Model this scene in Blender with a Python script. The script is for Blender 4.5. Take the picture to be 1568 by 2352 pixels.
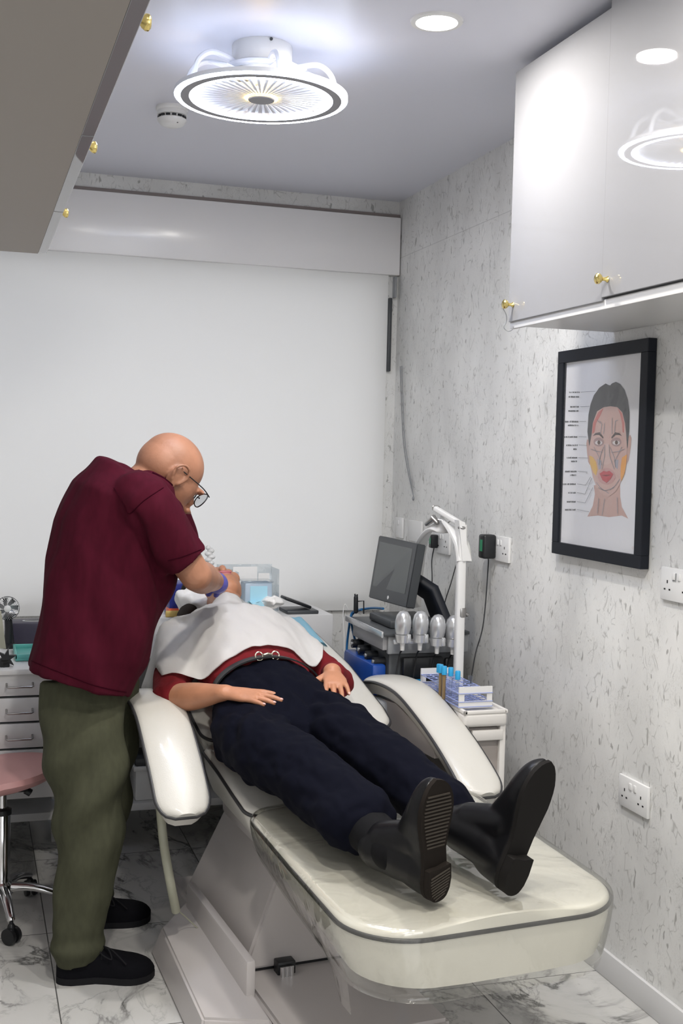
import bpy, bmesh, math, random
import numpy as np
from mathutils import Vector, Matrix, noise
random.seed(4)
PI = math.pi
C = bpy.context.scene.collection
scene = bpy.context.scene
for o in list(bpy.data.objects): bpy.data.objects.remove(o)

# ---------------------------------------------------------------- camera
FPX, YAW, PITCH, ROLL, CH = 2691.79, .309, .05, -.024, 1.467
fwd = Vector((math.sin(YAW)*math.cos(PITCH), math.cos(YAW)*math.cos(PITCH), -math.sin(PITCH)))
rgt = Vector((math.cos(YAW), -math.sin(YAW), 0)); dwn = fwd.cross(rgt)
AXR = rgt*math.cos(ROLL)+dwn*math.sin(ROLL); AXD = -rgt*math.sin(ROLL)+dwn*math.cos(ROLL)
cam = bpy.data.objects.new('camera', bpy.data.cameras.new('camera')); C.objects.link(cam)
cam.matrix_world = Matrix(((AXR.x, -AXD.x, -fwd.x, 0), (AXR.y, -AXD.y, -fwd.y, 0), (AXR.z, -AXD.z, -fwd.z, CH), (0, 0, 0, 1)))
cam.data.sensor_fit = 'VERTICAL'; cam.data.sensor_height = 36; cam.data.lens = FPX/2352*36
cam.data.clip_start = .02
scene.camera = cam
def ray(x, y): return AXR*((x-784)/FPX)+AXD*((y-1176)/FPX)+fwd
CAM = Vector((0, 0, CH))
def at(x, y, Y):                      # point on the depth plane Y seen at a pixel
    d = ray(x, y); return CAM+d*(Y/d.y)
def atx(x, y, X): d = ray(x, y); return CAM+d*(X/d.x)
def atz(x, y, Z): d = ray(x, y); return CAM+d*((Z-CH)/d.z)

# ---------------------------------------------------------------- light
vs = scene.view_settings
vs.view_transform = 'Standard'; vs.look = 'None'; vs.gamma = 1; vs.use_curve_mapping = False
vs.exposure = 1.0
scene.display_settings.display_device = 'sRGB'
w = bpy.data.worlds.new('world'); scene.world = w; w.use_nodes = True
w.node_tree.nodes['Background'].inputs[0].default_value = (.8, .85, 1, 1)
w.node_tree.nodes['Background'].inputs[1].default_value = .3
LAMP_E, DOWN_E, DOWN_W, FILL_W, BLIND_W = 42.0, 14.0, 8.0, 9.0, 5.5
RING = (.72, .80, 1.0)
WALL_X, BACK_Y, CEIL, LEFT_X, REAR_Y = 1.74, 4.74, 2.54, -.30, -1.1

# ---------------------------------------------------------------- materials
def nt(name):
    m = bpy.data.materials.new(name); m.use_nodes = True
    t = m.node_tree; b = t.nodes['Principled BSDF']; return m, t, b
def mat(name, col, rough=.5, metal=0, coat=0, coat_rough=.05, bump=0, bscale=200, spec=.5, trans=0, ior=1.45, emit=None, es=0, var=0, vscale=8, stretch=(1, 1, 1)):
    m, t, b = nt(name)
    b.inputs['Base Color'].default_value = (*col, 1); b.inputs['Roughness'].default_value = rough
    b.inputs['Metallic'].default_value = metal; b.inputs['Coat Weight'].default_value = coat
    b.inputs['Coat Roughness'].default_value = coat_rough; b.inputs['Specular IOR Level'].default_value = spec
    b.inputs['Transmission Weight'].default_value = trans; b.inputs['IOR'].default_value = ior
    if emit: b.inputs['Emission Color'].default_value = (*emit, 1); b.inputs['Emission Strength'].default_value = es
    if bump or var:
        tc = t.nodes.new('ShaderNodeTexCoord'); mp = t.nodes.new('ShaderNodeMapping')
        mp.inputs['Scale'].default_value = stretch; t.links.new(tc.outputs['Object'], mp.inputs[0])
    if bump:
        n = t.nodes.new('ShaderNodeTexNoise'); n.inputs['Scale'].default_value = bscale; n.inputs['Detail'].default_value = 4
        t.links.new(mp.outputs[0], n.inputs[0])
        bp = t.nodes.new('ShaderNodeBump'); bp.inputs['Strength'].default_value = bump; bp.inputs['Distance'].default_value = .01
        t.links.new(n.outputs[0], bp.inputs['Height']); t.links.new(bp.outputs[0], b.inputs['Normal'])
    if var:
        n = t.nodes.new('ShaderNodeTexNoise'); n.inputs['Scale'].default_value = vscale; n.inputs['Detail'].default_value = 3
        t.links.new(mp.outputs[0], n.inputs[0])
        cr = t.nodes.new('ShaderNodeValToRGB')
        cr.color_ramp.elements[0].position = .3; cr.color_ramp.elements[1].position = .7
        cr.color_ramp.elements[0].color = (*[c*(1-var) for c in col], 1)
        cr.color_ramp.elements[1].color = (*[min(1, c*(1+var)) for c in col], 1)
        t.links.new(n.outputs[0], cr.inputs[0]); t.links.new(cr.outputs[0], b.inputs['Base Color'])
    return m
def math_node(t, op, a, b=None, c=None):
    n = t.nodes.new('ShaderNodeMath'); n.operation = op
    for i, v in enumerate((a, b, c)):
        if v is None: continue
        if isinstance(v, (int, float)): n.inputs[i].default_value = v
        else: t.links.new(v, n.inputs[i])
    return n.outputs[0]
def ramp(t, fac, stops):
    cr = t.nodes.new('ShaderNodeValToRGB'); e = cr.color_ramp.elements
    while len(e) < len(stops): e.new(.5)
    for i, (p, c) in enumerate(stops):
        e[i].position = p; e[i].color = (c, c, c, 1) if isinstance(c, (int, float)) else (*c, 1)
    t.links.new(fac, cr.inputs[0]); return cr.outputs[0]
def mixc(t, fac, a, b):
    n = t.nodes.new('ShaderNodeMix'); n.data_type = 'RGBA'
    t.links.new(fac, n.inputs[0]) if not isinstance(fac, (int, float)) else setattr(n.inputs[0], 'default_value', fac)
    for i, v in ((6, a), (7, b)):
        if isinstance(v, tuple): n.inputs[i].default_value = (*v, 1)
        else: t.links.new(v, n.inputs[i])
    return n.outputs[2]
def noise_tex(t, vec, scale, detail=2, dist=0, rough=.5):
    n = t.nodes.new('ShaderNodeTexNoise'); n.inputs['Scale'].default_value = scale; n.inputs['Detail'].default_value = detail
    n.inputs['Distortion'].default_value = dist; n.inputs['Roughness'].default_value = rough
    t.links.new(vec, n.inputs['Vector']); return n
def mapping(t, vec, scale=(1, 1, 1), rot=(0, 0, 0), loc=(0, 0, 0)):
    m = t.nodes.new('ShaderNodeMapping'); m.inputs['Scale'].default_value = scale; m.inputs['Rotation'].default_value = rot
    m.inputs['Location'].default_value = loc; t.links.new(vec, m.inputs[0]); return m.outputs[0]

def floor_mat():
    m, t, b = nt('marble_tile')
    tc = t.nodes.new('ShaderNodeTexCoord'); sx = t.nodes.new('ShaderNodeSeparateXYZ'); t.links.new(tc.outputs['Object'], sx.inputs[0])
    u = math_node(t, 'DIVIDE', math_node(t, 'SUBTRACT', sx.outputs[0], .237-.557*6), .557)
    v = math_node(t, 'DIVIDE', math_node(t, 'SUBTRACT', sx.outputs[1], 2.912-.65*8), .65)
    fu, fv = math_node(t, 'FRACT', u), math_node(t, 'FRACT', v)
    eu = math_node(t, 'MULTIPLY', math_node(t, 'MINIMUM', fu, math_node(t, 'SUBTRACT', 1, fu)), .557)
    ev = math_node(t, 'MULTIPLY', math_node(t, 'MINIMUM', fv, math_node(t, 'SUBTRACT', 1, fv)), .65)
    g = math_node(t, 'LESS_THAN', math_node(t, 'MINIMUM', eu, ev), .0017)
    cb = t.nodes.new('ShaderNodeCombineXYZ')
    t.links.new(math_node(t, 'MULTIPLY', math_node(t, 'FLOOR', u), 3.71), cb.inputs[0])
    t.links.new(math_node(t, 'MULTIPLY', math_node(t, 'FLOOR', v), 5.13), cb.inputs[1])
    add = t.nodes.new('ShaderNodeVectorMath'); add.operation = 'ADD'
    t.links.new(tc.outputs['Object'], add.inputs[0]); t.links.new(cb.outputs[0], add.inputs[1])
    vec = mapping(t, add.outputs[0], (1, .62, 1), (0, 0, .75))
    n1 = noise_tex(t, vec, 2.0, 7, 1.1, .6)
    vein = ramp(t, math_node(t, 'ABSOLUTE', math_node(t, 'SUBTRACT', n1.outputs[0], .5)), [(0, 1), (.006, .75), (.02, .12), (.05, 0)])
    n2 = noise_tex(t, vec, 3.1, 3, .3)
    mask = ramp(t, n2.outputs[0], [(.36, 0), (.58, 1)])
    n3 = noise_tex(t, vec, 5.5, 6, 1.5, .6)
    vein2 = ramp(t, math_node(t, 'ABSOLUTE', math_node(t, 'SUBTRACT', n3.outputs[0], .52)), [(0, .5), (.008, .2), (.03, 0)])
    k = math_node(t, 'ADD', math_node(t, 'MULTIPLY', vein, mask), math_node(t, 'MULTIPLY', vein2, mask)); 
    cloud = ramp(t, noise_tex(t, vec, 2.4, 4, .4).outputs[0], [(.3, (.50, .495, .475)), (.75, (.64, .635, .615))])
    col = mixc(t, math_node(t, 'MINIMUM', k, 1), cloud, (.13, .13, .125))
    col = mixc(t, g, col, (.10, .10, .095))
    t.links.new(col, b.inputs['Base Color']); b.inputs['Roughness'].default_value = .22; b.inputs['Coat Weight'].default_value = .3
    return m
def wall_mat(name, axis='x'):
    m, t, b = nt(name)
    tc = t.nodes.new('ShaderNodeTexCoord')
    vec = mapping(t, tc.outputs['Object'], (1, 1, .62))
    wob = noise_tex(t, vec, 9, 2); 
    add = t.nodes.new('ShaderNodeMix'); add.data_type = 'RGBA'; add.inputs[0].default_value = .10
    t.links.new(vec, add.inputs[6]); t.links.new(wob.outputs['Color'], add.inputs[7])
    vo = t.nodes.new('ShaderNodeTexVoronoi'); vo.feature = 'DISTANCE_TO_EDGE'; vo.inputs['Scale'].default_value = 38
    t.links.new(add.outputs[2], vo.inputs['Vector'])
    crack = ramp(t, vo.outputs['Distance'], [(0, .8), (.03, .4), (.08, 0)])
    mk = ramp(t, noise_tex(t, vec, 27, 3).outputs[0], [(.50, 0), (.60, 1)])
    vec2 = mapping(t, tc.outputs['Object'], (1, 1, .33), (.35, 0, 0))
    n3 = noise_tex(t, vec2, 62, 2, .6)
    fleck = ramp(t, n3.outputs[0], [(.655, 0), (.70, 1)])
    n4 = noise_tex(t, vec, 60, 4, 2.2)
    squig = ramp(t, math_node(t, 'ABSOLUTE', math_node(t, 'SUBTRACT', n4.outputs[0], .5)), [(0, .6), (.012, .25), (.03, 0)])
    mk2 = ramp(t, noise_tex(t, vec, 11, 2).outputs[0], [(.45, .15), (.62, 1)])
    k = math_node(t, 'MAXIMUM', math_node(t, 'MULTIPLY', crack, mk), math_node(t, 'MAXIMUM', fleck, math_node(t, 'MULTIPLY', squig, mk2)))
    basec = ramp(t, noise_tex(t, vec, 5, 5).outputs[0], [(.3, (.63, .63, .615)), (.7, (.78, .78, .76))])
    col = mixc(t, math_node(t, 'MULTIPLY', k, .62), basec, (.17, .165, .15))
    sz = t.nodes.new('ShaderNodeSeparateXYZ'); t.links.new(tc.outputs['Object'], sz.inputs[0])
    seam = math_node(t, 'LESS_THAN', math_node(t, 'ABSOLUTE', math_node(t, 'SUBTRACT', sz.outputs[2], 2.30)), .0016)
    col = mixc(t, math_node(t, 'MULTIPLY', seam, .4), col, (.3, .3, .3))
    t.links.new(col, b.inputs['Base Color']); b.inputs['Roughness'].default_value = .33; b.inputs['Coat Weight'].default_value = .15
    bp = t.nodes.new('ShaderNodeBump'); bp.inputs['Strength'].default_value = .15; bp.inputs['Distance'].default_value = .002
    t.links.new(k, bp.inputs['Height']); t.links.new(bp.outputs[0], b.inputs['Normal'])
    return m
def clear_mat(name, tint=(.97, .97, .95), gloss=.05, fac=.12):
    m, t, b = nt(name); t.nodes.remove(b)
    out = t.nodes['Material Output']
    tr = t.nodes.new('ShaderNodeBsdfTransparent'); tr.inputs[0].default_value = (*tint, 1)
    gl = t.nodes.new('ShaderNodeBsdfGlossy'); gl.inputs['Roughness'].default_value = gloss
    fr = t.nodes.new('ShaderNodeLayerWeight'); fr.inputs[0].default_value = .5
    tc = t.nodes.new('ShaderNodeTexCoord'); n = noise_tex(t, tc.outputs['Object'], 7, 3, .8)
    bp = t.nodes.new('ShaderNodeBump'); bp.inputs['Strength'].default_value = .35; bp.inputs['Distance'].default_value = .02
    t.links.new(n.outputs[0], bp.inputs['Height']); t.links.new(bp.outputs[0], gl.inputs['Normal']); t.links.new(bp.outputs[0], fr.inputs['Normal'])
    mx = t.nodes.new('ShaderNodeMixShader'); t.links.new(math_node(t, 'ADD', math_node(t, 'MULTIPLY', math_node(t, 'POWER', fr.outputs['Facing'], 4), .7), .04+fac*.3), mx.inputs[0])
    t.links.new(tr.outputs[0], mx.inputs[1]); t.links.new(gl.outputs[0], mx.inputs[2]); t.links.new(mx.outputs[0], out.inputs[0])
    return m
M = {}
M['floor'] = floor_mat(); M['wall'] = wall_mat('marble_wall_panel')
M['ceil'] = mat('ceiling_paint', (.67, .68, .75), .4)
M['plain'] = mat('plain_wall', (.62, .62, .61), .6)
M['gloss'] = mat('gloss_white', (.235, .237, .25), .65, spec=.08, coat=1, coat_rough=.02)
M['satin'] = mat('satin_white', (.62, .62, .62), .35)
M['pelmet'] = mat('pelmet_white', (.82, .81, .81), .28, coat=.4, coat_rough=.15)
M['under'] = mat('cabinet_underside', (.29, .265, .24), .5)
M['blind'] = mat('blind_fabric', (.84, .85, .85), .85, bump=.05, bscale=600)
_m, _t, _b = nt('blind_translucent'); _b.inputs['Base Color'].default_value = (.80, .80, .785, 1); _b.inputs['Roughness'].default_value = .9
_tl = _t.nodes.new('ShaderNodeBsdfTranslucent'); _tl.inputs[0].default_value = (.80, .81, .80, 1)
_mx = _t.nodes.new('ShaderNodeMixShader'); _mx.inputs[0].default_value = .22
_t.links.new(_b.outputs[0], _mx.inputs[1]); _t.links.new(_tl.outputs[0], _mx.inputs[2]); _t.links.new(_mx.outputs[0], _t.nodes['Material Output'].inputs[0]); M['blind'] = _m
M['trim'] = mat('taupe_trim', (.26, .22, .21), .4)
M['brass'] = mat('brass', (.85, .68, .25), .2, 1)
M['chrome'] = mat('chrome', (.75, .75, .76), .12, 1)
M['steel'] = mat('brushed_steel', (.42, .41, .40), .3, 1)
M['silver'] = mat('silver_plastic', (.55, .56, .57), .25, .6, coat=.5)
M['black'] = mat('black_plastic', (.012, .013, .015), .35)
M['blackm'] = mat('black_rubber', (.004, .004, .005), .8, spec=.2)
M['frame'] = mat('black_frame', (.007, .009, .014), .5, spec=.3)
M['white'] = mat('white_plastic', (.72, .72, .71), .3)
M['warmw'] = mat('warm_white_plastic', (.70, .68, .65), .3)
M['grey'] = mat('grey_plastic', (.25, .26, .27), .35)
M['dgrey'] = mat('dark_grey_plastic', (.05, .055, .06), .4)
M['leather'] = mat('ivory_leather', (.59, .575, .53), .32, coat=.35, coat_rough=.12, bump=.08, bscale=400)
M['legleather'] = mat('leg_rest_leather', (.76, .74, .69), .25, coat=.9, coat_rough=.05, bump=.06, bscale=7)
M['piping'] = mat('charcoal_piping', (.035, .035, .038), .4)
M['base'] = mat('chair_base_white', (.52, .49, .48), .35, coat=.2)
M['clear'] = clear_mat('clear_plastic_cover')
M['acrylic'] = clear_mat('clear_acrylic', (.90, .93, .95), .03, .3)
M['glass'] = clear_mat('picture_glass', (.97, .97, .97), .02, .0)
M['skin'] = mat('tan_skin', (.35, .165, .098), .5, var=.14, vscale=14, bump=.05, bscale=150)
M['skinp'] = mat('patient_skin', (.45, .205, .115), .5, var=.12, vscale=18, bump=.05, bscale=150)
M['scrub'] = mat('maroon_cotton', (.052, .004, .012), .9, spec=.12, bump=.25, bscale=7, stretch=(1, 1, .35), var=.12, vscale=60)
M['seam'] = mat('maroon_seam', (.028, .002, .007), .9, spec=.05)
M['khaki'] = mat('olive_cotton', (.056, .058, .036), .9, spec=.2, bump=.3, bscale=8, stretch=(1, 1, .4), var=.1, vscale=70)
M['navy'] = mat('navy_wool', (.003, .0035, .0085), .9, spec=.1, bump=.25, bscale=9)
M['red'] = mat('red_knit', (.15, .010, .014), .9, spec=.2, bump=.2, bscale=60)
M['paper'] = mat('white_paper_drape', (.90, .89, .87), .8, bump=.25, bscale=14)
M['shoe'] = mat('black_knit_shoe', (.004, .004, .006), .9, spec=.15, bump=.1, bscale=300)
M['shoesole'] = mat('shoe_sole_rubber', (.011, .011, .013), .75, spec=.2)
M['sole'] = mat('worn_brown_sole', (.014, .011, .009), .8, spec=.15)
M['sole2'] = mat('black_sole', (.011, .010, .0095), .75, spec=.15)
M['patent'] = mat('patent_leather', (.004, .004, .005), .4, spec=.25, coat=.08)
M['hair'] = mat('dark_hair', (.02, .013, .009), .8, spec=.2)
M['lips'] = mat('lips', (.45, .13, .14), .4)
M['glove'] = mat('violet_nitrile', (.075, .07, .30), .4)
M['pink'] = mat('pink_vinyl', (.62, .33, .32), .4)
M['blue'] = mat('blue_plastic', (.01, .06, .30), .3)
M['lblue'] = mat('light_blue_plastic', (.03, .33, .62), .35)
M['hoseblue'] = mat('blue_hose', (.01, .10, .25), .35)
M['mask'] = mat('mask_blue', (.42, .72, .86), .8)
M['teal'] = mat('teal_tray', (.12, .42, .38), .35)
M['hose'] = mat('beige_hose', (.36, .36, .28), .45)
M['purple'] = mat('dark_purple_box', (.045, .04, .065), .45)
M['orange'] = mat('orange_foil', (.75, .12, .04), .4)
M['yellow'] = mat('yellow_pack', (.70, .50, .16), .5)
M['green'] = mat('green_label', (.02, .22, .10), .4)
M['screen'] = mat('grey_screen', (.075, .085, .085), .25)
M['paperprint'] = mat('print_paper', (.84, .84, .86), .5)
M['ring'] = mat('led_ring', (.9, .9, .9), .4, emit=RING, es=LAMP_E)
M['ringin'] = mat('led_inner', (.9, .9, .9), .4, emit=RING, es=LAMP_E*.8)
M['warmled'] = mat('warm_led', (1, .8, .4), .4, emit=(1, .62, .12), es=14.0)
M['down'] = mat('downlight_lens', (1, 1, 1), .4, emit=(1, .97, .92), es=DOWN_E)
M['greyring'] = mat('grey_ring', (.30, .30, .32), .5)
M['ringside'] = mat('ring_side_glow', (.8, .8, .8), .4, emit=RING, es=6.0)
M['shade'] = mat('translucent_white', (.75, .78, .85), .3)

M['boxblue'] = mat('pale_blue_clear_box', (.42, .52, .62), .25)
M['blueb'] = mat('navy_box', (.02, .03, .22), .4)
M['lblueb'] = mat('bright_blue_container', (.01, .22, .50), .3)
M['violet'] = mat('violet_plastic', (.30, .36, .66), .35)
M['brasslight'] = mat('pale_gold', (.80, .74, .60), .2, 1)
M['amber'] = mat('amber_liquid', (.25, .17, .08), .2)
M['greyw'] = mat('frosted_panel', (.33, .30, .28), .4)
M['greyp'] = mat('grey_panel', (.33, .33, .34), .35)

# ---------------------------------------------------------------- mesh helpers
def V(*a): return Vector(a)
def thing(name, label, cat, loc=(0, 0, 0), rz=0, group=None):
    o = bpy.data.objects.new(name, None); C.objects.link(o); o.empty_display_size = .05
    o.location = loc; o.rotation_euler = (0, 0, rz); o['label'] = label; o['category'] = cat
    if group: o['group'] = group
    return o
def tag(o, label, cat, group=None, kind=None):
    o['label'] = label; o['category'] = cat
    if group: o['group'] = group
    if kind: o['kind'] = kind
    return o
def root_mat(p): return Matrix.Translation(p.location) @ Matrix.Rotation(p.rotation_euler.z, 4, 'Z')
def chain_mat(p):
    m = Matrix.Identity(4)
    while p is not None:
        m = p.matrix_basis.copy() @ m if p.type != 'EMPTY' else root_mat(p) @ m
        p = p.parent
    return m
def obj(name, bm, m, parent=None, world=False, smooth=True, ang=40):
    if world and parent is not None: bm.transform(chain_mat(parent).inverted())
    bmesh.ops.recalc_face_normals(bm, faces=bm.faces[:])
    me = bpy.data.meshes.new(name); bm.to_mesh(me); bm.free()
    me.materials.append(M[m] if isinstance(m, str) else m)
    if smooth:
        for p in me.polygons: p.use_smooth = True
        try: me.set_sharp_from_angle(angle=math.radians(ang))
        except Exception: pass
    o = bpy.data.objects.new(name, me); C.objects.link(o)
    if parent is not None: o.parent = parent
    return o
def solo(name, bm, m, label, cat, group=None, **k):
    """thing made of one mesh, origin moved to its base"""
    cs = [v.co for v in bm.verts]
    c = V(sum(v.x for v in cs)/len(cs), sum(v.y for v in cs)/len(cs), min(v.z for v in cs))
    bmesh.ops.translate(bm, verts=bm.verts[:], vec=-c)
    o = obj(name, bm, m, **k); o.location = c
    return tag(o, label, cat, group)
def struct(name, bm, m, **k):
    o = obj(name, bm, m, **k); o['kind'] = 'structure'; return o
def NB(): return bmesh.new()
def box(bm, x0, x1, y0, y1, z0, z1, bev=0, seg=2, mtx=None):
    t = bmesh.new(); bmesh.ops.create_cube(t, size=1)
    for v in t.verts: v.co = V((x0+x1)/2+v.co.x*(x1-x0), (y0+y1)/2+v.co.y*(y1-y0), (z0+z1)/2+v.co.z*(z1-z0))
    if bev: bmesh.ops.bevel(t, geom=t.edges[:], offset=bev, segments=seg, affect='EDGES', profile=.5)
    if mtx is not None: t.transform(mtx)
    merge(bm, t); return bm
def merge(bm, t):
    me = bpy.data.meshes.new('t'); t.to_mesh(me); t.free(); bm.from_mesh(me); bpy.data.meshes.remove(me)
def frame_from(d, up=V(0, 0, 1)):
    d = d.normalized(); s = d.cross(up)
    if s.length < 1e-4: s = d.cross(V(0, 1, 0))
    if s.length < 1e-4: s = d.cross(V(1, 0, 0))
    s.normalize(); return s, s.cross(d).normalized()
def catmull(pts, n=6, closed=False):
    P = [Vector(p) for p in pts]; out = []; N = len(P)
    rng = range(N) if closed else range(N-1)
    for i in rng:
        if closed: a, b, c, d = P[(i-1) % N], P[i], P[(i+1) % N], P[(i+2) % N]
        else: a, b, c, d = P[max(i-1, 0)], P[i], P[i+1], P[min(i+2, N-1)]
        for k in range(n):
            t = k/n; out.append(.5*((2*b)+(c-a)*t+(2*a-5*b+4*c-d)*t*t+(3*b-a-3*c+d)*t**3))
    if not closed: out.append(P[-1])
    return out
def tube(bm, pts, r, seg=8, closed=False, cap=True):
    pts = [Vector(p) for p in pts]; n = len(pts); rings = []; s = None
    for i, p in enumerate(pts):
        a = pts[(i-1) % n] if (closed or i > 0) else p; b = pts[(i+1) % n] if (closed or i < n-1) else p
        d = (b-a).normalized()
        if s is None: s, u = frame_from(d)
        else:
            s = (s-d*s.dot(d)); s = s.normalized() if s.length > 1e-5 else frame_from(d)[0]
            u = s.cross(d).normalized()
        rr = r[i] if isinstance(r, (list, tuple)) else r
        rings.append([bm.verts.new(p+s*rr*math.cos(2*PI*k/seg)+u*rr*math.sin(2*PI*k/seg)) for k in range(seg)])
    m = n if closed else n-1
    for i in range(m):
        A, B = rings[i], rings[(i+1) % n]
        for k in range(seg): bm.faces.new((A[k], A[(k+1) % seg], B[(k+1) % seg], B[k]))
    if cap and not closed: bm.faces.new(rings[0][::-1]); bm.faces.new(rings[-1])
    return bm
def lathe(bm, prof, seg=32, mtx=None, cap=True):
    t = bmesh.new(); rings = []
    for r, z in prof: rings.append([t.verts.new((r*math.cos(2*PI*k/seg), r*math.sin(2*PI*k/seg), z)) for k in range(seg)])
    for A, B in zip(rings, rings[1:]):
        for k in range(seg): t.faces.new((A[k], A[(k+1) % seg], B[(k+1) % seg], B[k]))
    if cap: t.faces.new(rings[0][::-1]); t.faces.new(rings[-1])
    bmesh.ops.remove_doubles(t, verts=t.verts[:], dist=1e-6)
    if mtx is not None: t.transform(mtx)
    merge(bm, t); return bm
def axis_mtx(loc, d, up=V(0, 0, 1)):
    """local z -> d"""
    d = Vector(d).normalized(); s, u = frame_from(d, up)
    return Matrix(((s.x, u.x, d.x, loc[0]), (s.y, u.y, d.y, loc[1]), (s.z, u.z, d.z, loc[2]), (0, 0, 0, 1)))
def cyl(bm, a, b, r, seg=16, r2=None):
    a, b = Vector(a), Vector(b); L = (b-a).length
    return lathe(bm, [(r, 0), (r2 if r2 is not None else r, L)], seg, axis_mtx(a, b-a))
def ell(bm, c, r, rot=None, u=20, v=14):
    t = bmesh.new(); bmesh.ops.create_uvsphere(t, u_segments=u, v_segments=v, radius=1)
    m = Matrix.Translation(c) @ (rot.to_4x4() if rot is not None else Matrix.Identity(4)) @ Matrix.Diagonal((r[0], r[1], r[2], 1))
    t.transform(m); merge(bm, t); return bm
def prism(bm, pts, vec):
    vec = Vector(vec); a = [bm.verts.new(Vector(p)) for p in pts]; b = [bm.verts.new(Vector(p)+vec) for p in pts]
    n = len(a); bm.faces.new(a[::-1]); bm.faces.new(b)
    for i in range(n): bm.faces.new((a[i], a[(i+1) % n], b[(i+1) % n], b[i]))
    return bm
def poly(bm, pts): bm.faces.new([bm.verts.new(Vector(p)) for p in pts]); return bm
def limb(bm, pts, rad, nref=V(0, 0, 1), seg=20, cap='round', power=2.0):
    """closed tapering limb; rad entries (side, thick)"""
    pts = [Vector(p) for p in pts]; rad = [(r, r) if not isinstance(r, tuple) else r for r in rad]
    st = []
    if cap == 'round':
        d0 = (pts[0]-pts[1]).normalized()
        for k in (.95, .8, .5): st.append((pts[0]+d0*min(rad[0])*k, tuple(q*math.sqrt(1-k*k) for q in rad[0])))
    st += list(zip(pts, rad))
    if cap == 'round':
        d1 = (pts[-1]-pts[-2]).normalized()
        for k in (.5, .8, .95): st.append((pts[-1]+d1*min(rad[-1])*k, tuple(q*math.sqrt(1-k*k) for q in rad[-1])))
    rings = []
    for i, (p, (ra, rb)) in enumerate(st):
        a = st[max(i-1, 0)][0]; b = st[min(i+1, len(st)-1)][0]; d = (b-a).normalized()
        s = d.cross(nref); s = s.normalized() if s.length > 1e-4 else V(1, 0, 0); u = s.cross(d).normalized()
        ring = []
        for k in range(seg):
            c, q = math.cos(2*PI*k/seg), math.sin(2*PI*k/seg)
            cc = math.copysign(abs(c)**(2/power), c); qq = math.copysign(abs(q)**(2/power), q)
            ring.append(bm.verts.new(p+s*ra*cc+u*rb*qq))
        rings.append(ring)
    for A, B in zip(rings, rings[1:]):
        for k in range(seg): bm.faces.new((A[k], A[(k+1) % seg], B[(k+1) % seg], B[k]))
    bm.faces.new(rings[0][::-1]); bm.faces.new(rings[-1]); return bm
def resmooth(pts, rad, n=4):
    P = catmull(pts, n); R = []
    for i in range(len(rad)-1):
        a, b = [(r, r) if not isinstance(r, tuple) else r for r in (rad[i], rad[i+1])]
        for k in range(n):
            t = k/n; t = t*t*(3-2*t); R.append((a[0]*(1-t)+b[0]*t, a[1]*(1-t)+b[1]*t))
    R.append(rad[-1] if isinstance(rad[-1], tuple) else (rad[-1], rad[-1]))
    return P, R
def organic(name, bm, m, parent, voxel=.006, smooth=6, world=True, fn=None):
    bmesh.ops.recalc_face_normals(bm, faces=bm.faces[:])
    me = bpy.data.meshes.new('tmp'); bm.to_mesh(me); bm.free()
    o = bpy.data.objects.new('tmp', me); C.objects.link(o)
    md = o.modifiers.new('r', 'REMESH'); md.mode = 'VOXEL'; md.voxel_size = voxel
    sm = o.modifiers.new('s', 'SMOOTH'); sm.factor = .5; sm.iterations = smooth
    dg = bpy.context.evaluated_depsgraph_get(); dg.update()
    me2 = bpy.data.meshes.new_from_object(o.evaluated_get(dg)); bpy.data.objects.remove(o); bpy.data.meshes.remove(me)
    b2 = bmesh.new(); b2.from_mesh(me2); bpy.data.meshes.remove(me2)
    if fn:
        b2.normal_update()
        for v, nn in [(v, v.normal.copy()) for v in b2.verts]: v.co = fn(v.co, nn)
    return obj(name, b2, m, parent, world=world, ang=180)

from mathutils.bvhtree import BVHTree
def bvh(objs):
    vv, ff = [], []
    for o in objs:
        m = chain_mat(o); k = len(vv); vv += [m @ v.co for v in o.data.vertices]; ff += [[i+k for i in p.vertices] for p in o.data.polygons]
    return BVHTree.FromPolygons(vv, ff)
def surf(tree, x, y, off=.003):
    d = ray(x, y).normalized(); h = tree.ray_cast(CAM, d)
    return h[0]-d*off if h[0] is not None else None
FAT = [0.0]
# ---------------------------------------------------------------- room
struct('floor', box(NB(), LEFT_X-.1, WALL_X+.1, REAR_Y-.1, BACK_Y+.1, -.1, 0), 'floor', smooth=False)
struct('ceiling', box(NB(), LEFT_X-.1, WALL_X+.1, REAR_Y-.1, BACK_Y+.1, CEIL, CEIL+.1), 'ceil', smooth=False)
struct('wall_right', box(NB(), WALL_X, WALL_X+.1, REAR_Y-.1, BACK_Y+.1, 0, CEIL), 'wall', smooth=False)
b = NB(); BX0, BX1, BZ0, BZ1 = LEFT_X+.06, 1.66, .86, 2.20
for q in ((LEFT_X-.1, WALL_X, 0, BZ0), (LEFT_X-.1, WALL_X, BZ1, CEIL), (LEFT_X-.1, BX0, BZ0, BZ1), (BX1, WALL_X, BZ0, BZ1)): box(b, q[0], q[1], BACK_Y, BACK_Y+.1, q[2], q[3])
struct('wall_back', b, 'wall', smooth=False)
b = NB()
for q in ((BX0, BX1, BZ0, BZ0+.03), (BX0, BX1, BZ1-.03, BZ1), (BX0, BX0+.03, BZ0, BZ1), (BX1-.03, BX1, BZ0, BZ1)): box(b, q[0], q[1], BACK_Y+.06, BACK_Y+.10, q[2], q[3])
struct('assumed_window_2', b, 'satin', smooth=False)  # unseen window frame, assumed behind the blind
L = bpy.data.lights.new('blind_backlight', 'AREA'); L.shape = 'RECTANGLE'; L.size = 2.3; L.size_y = 1.7; L.energy = BLIND_W; L.color = (1, .97, .93)  # backlight added behind the blind to brighten its fabric
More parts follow.
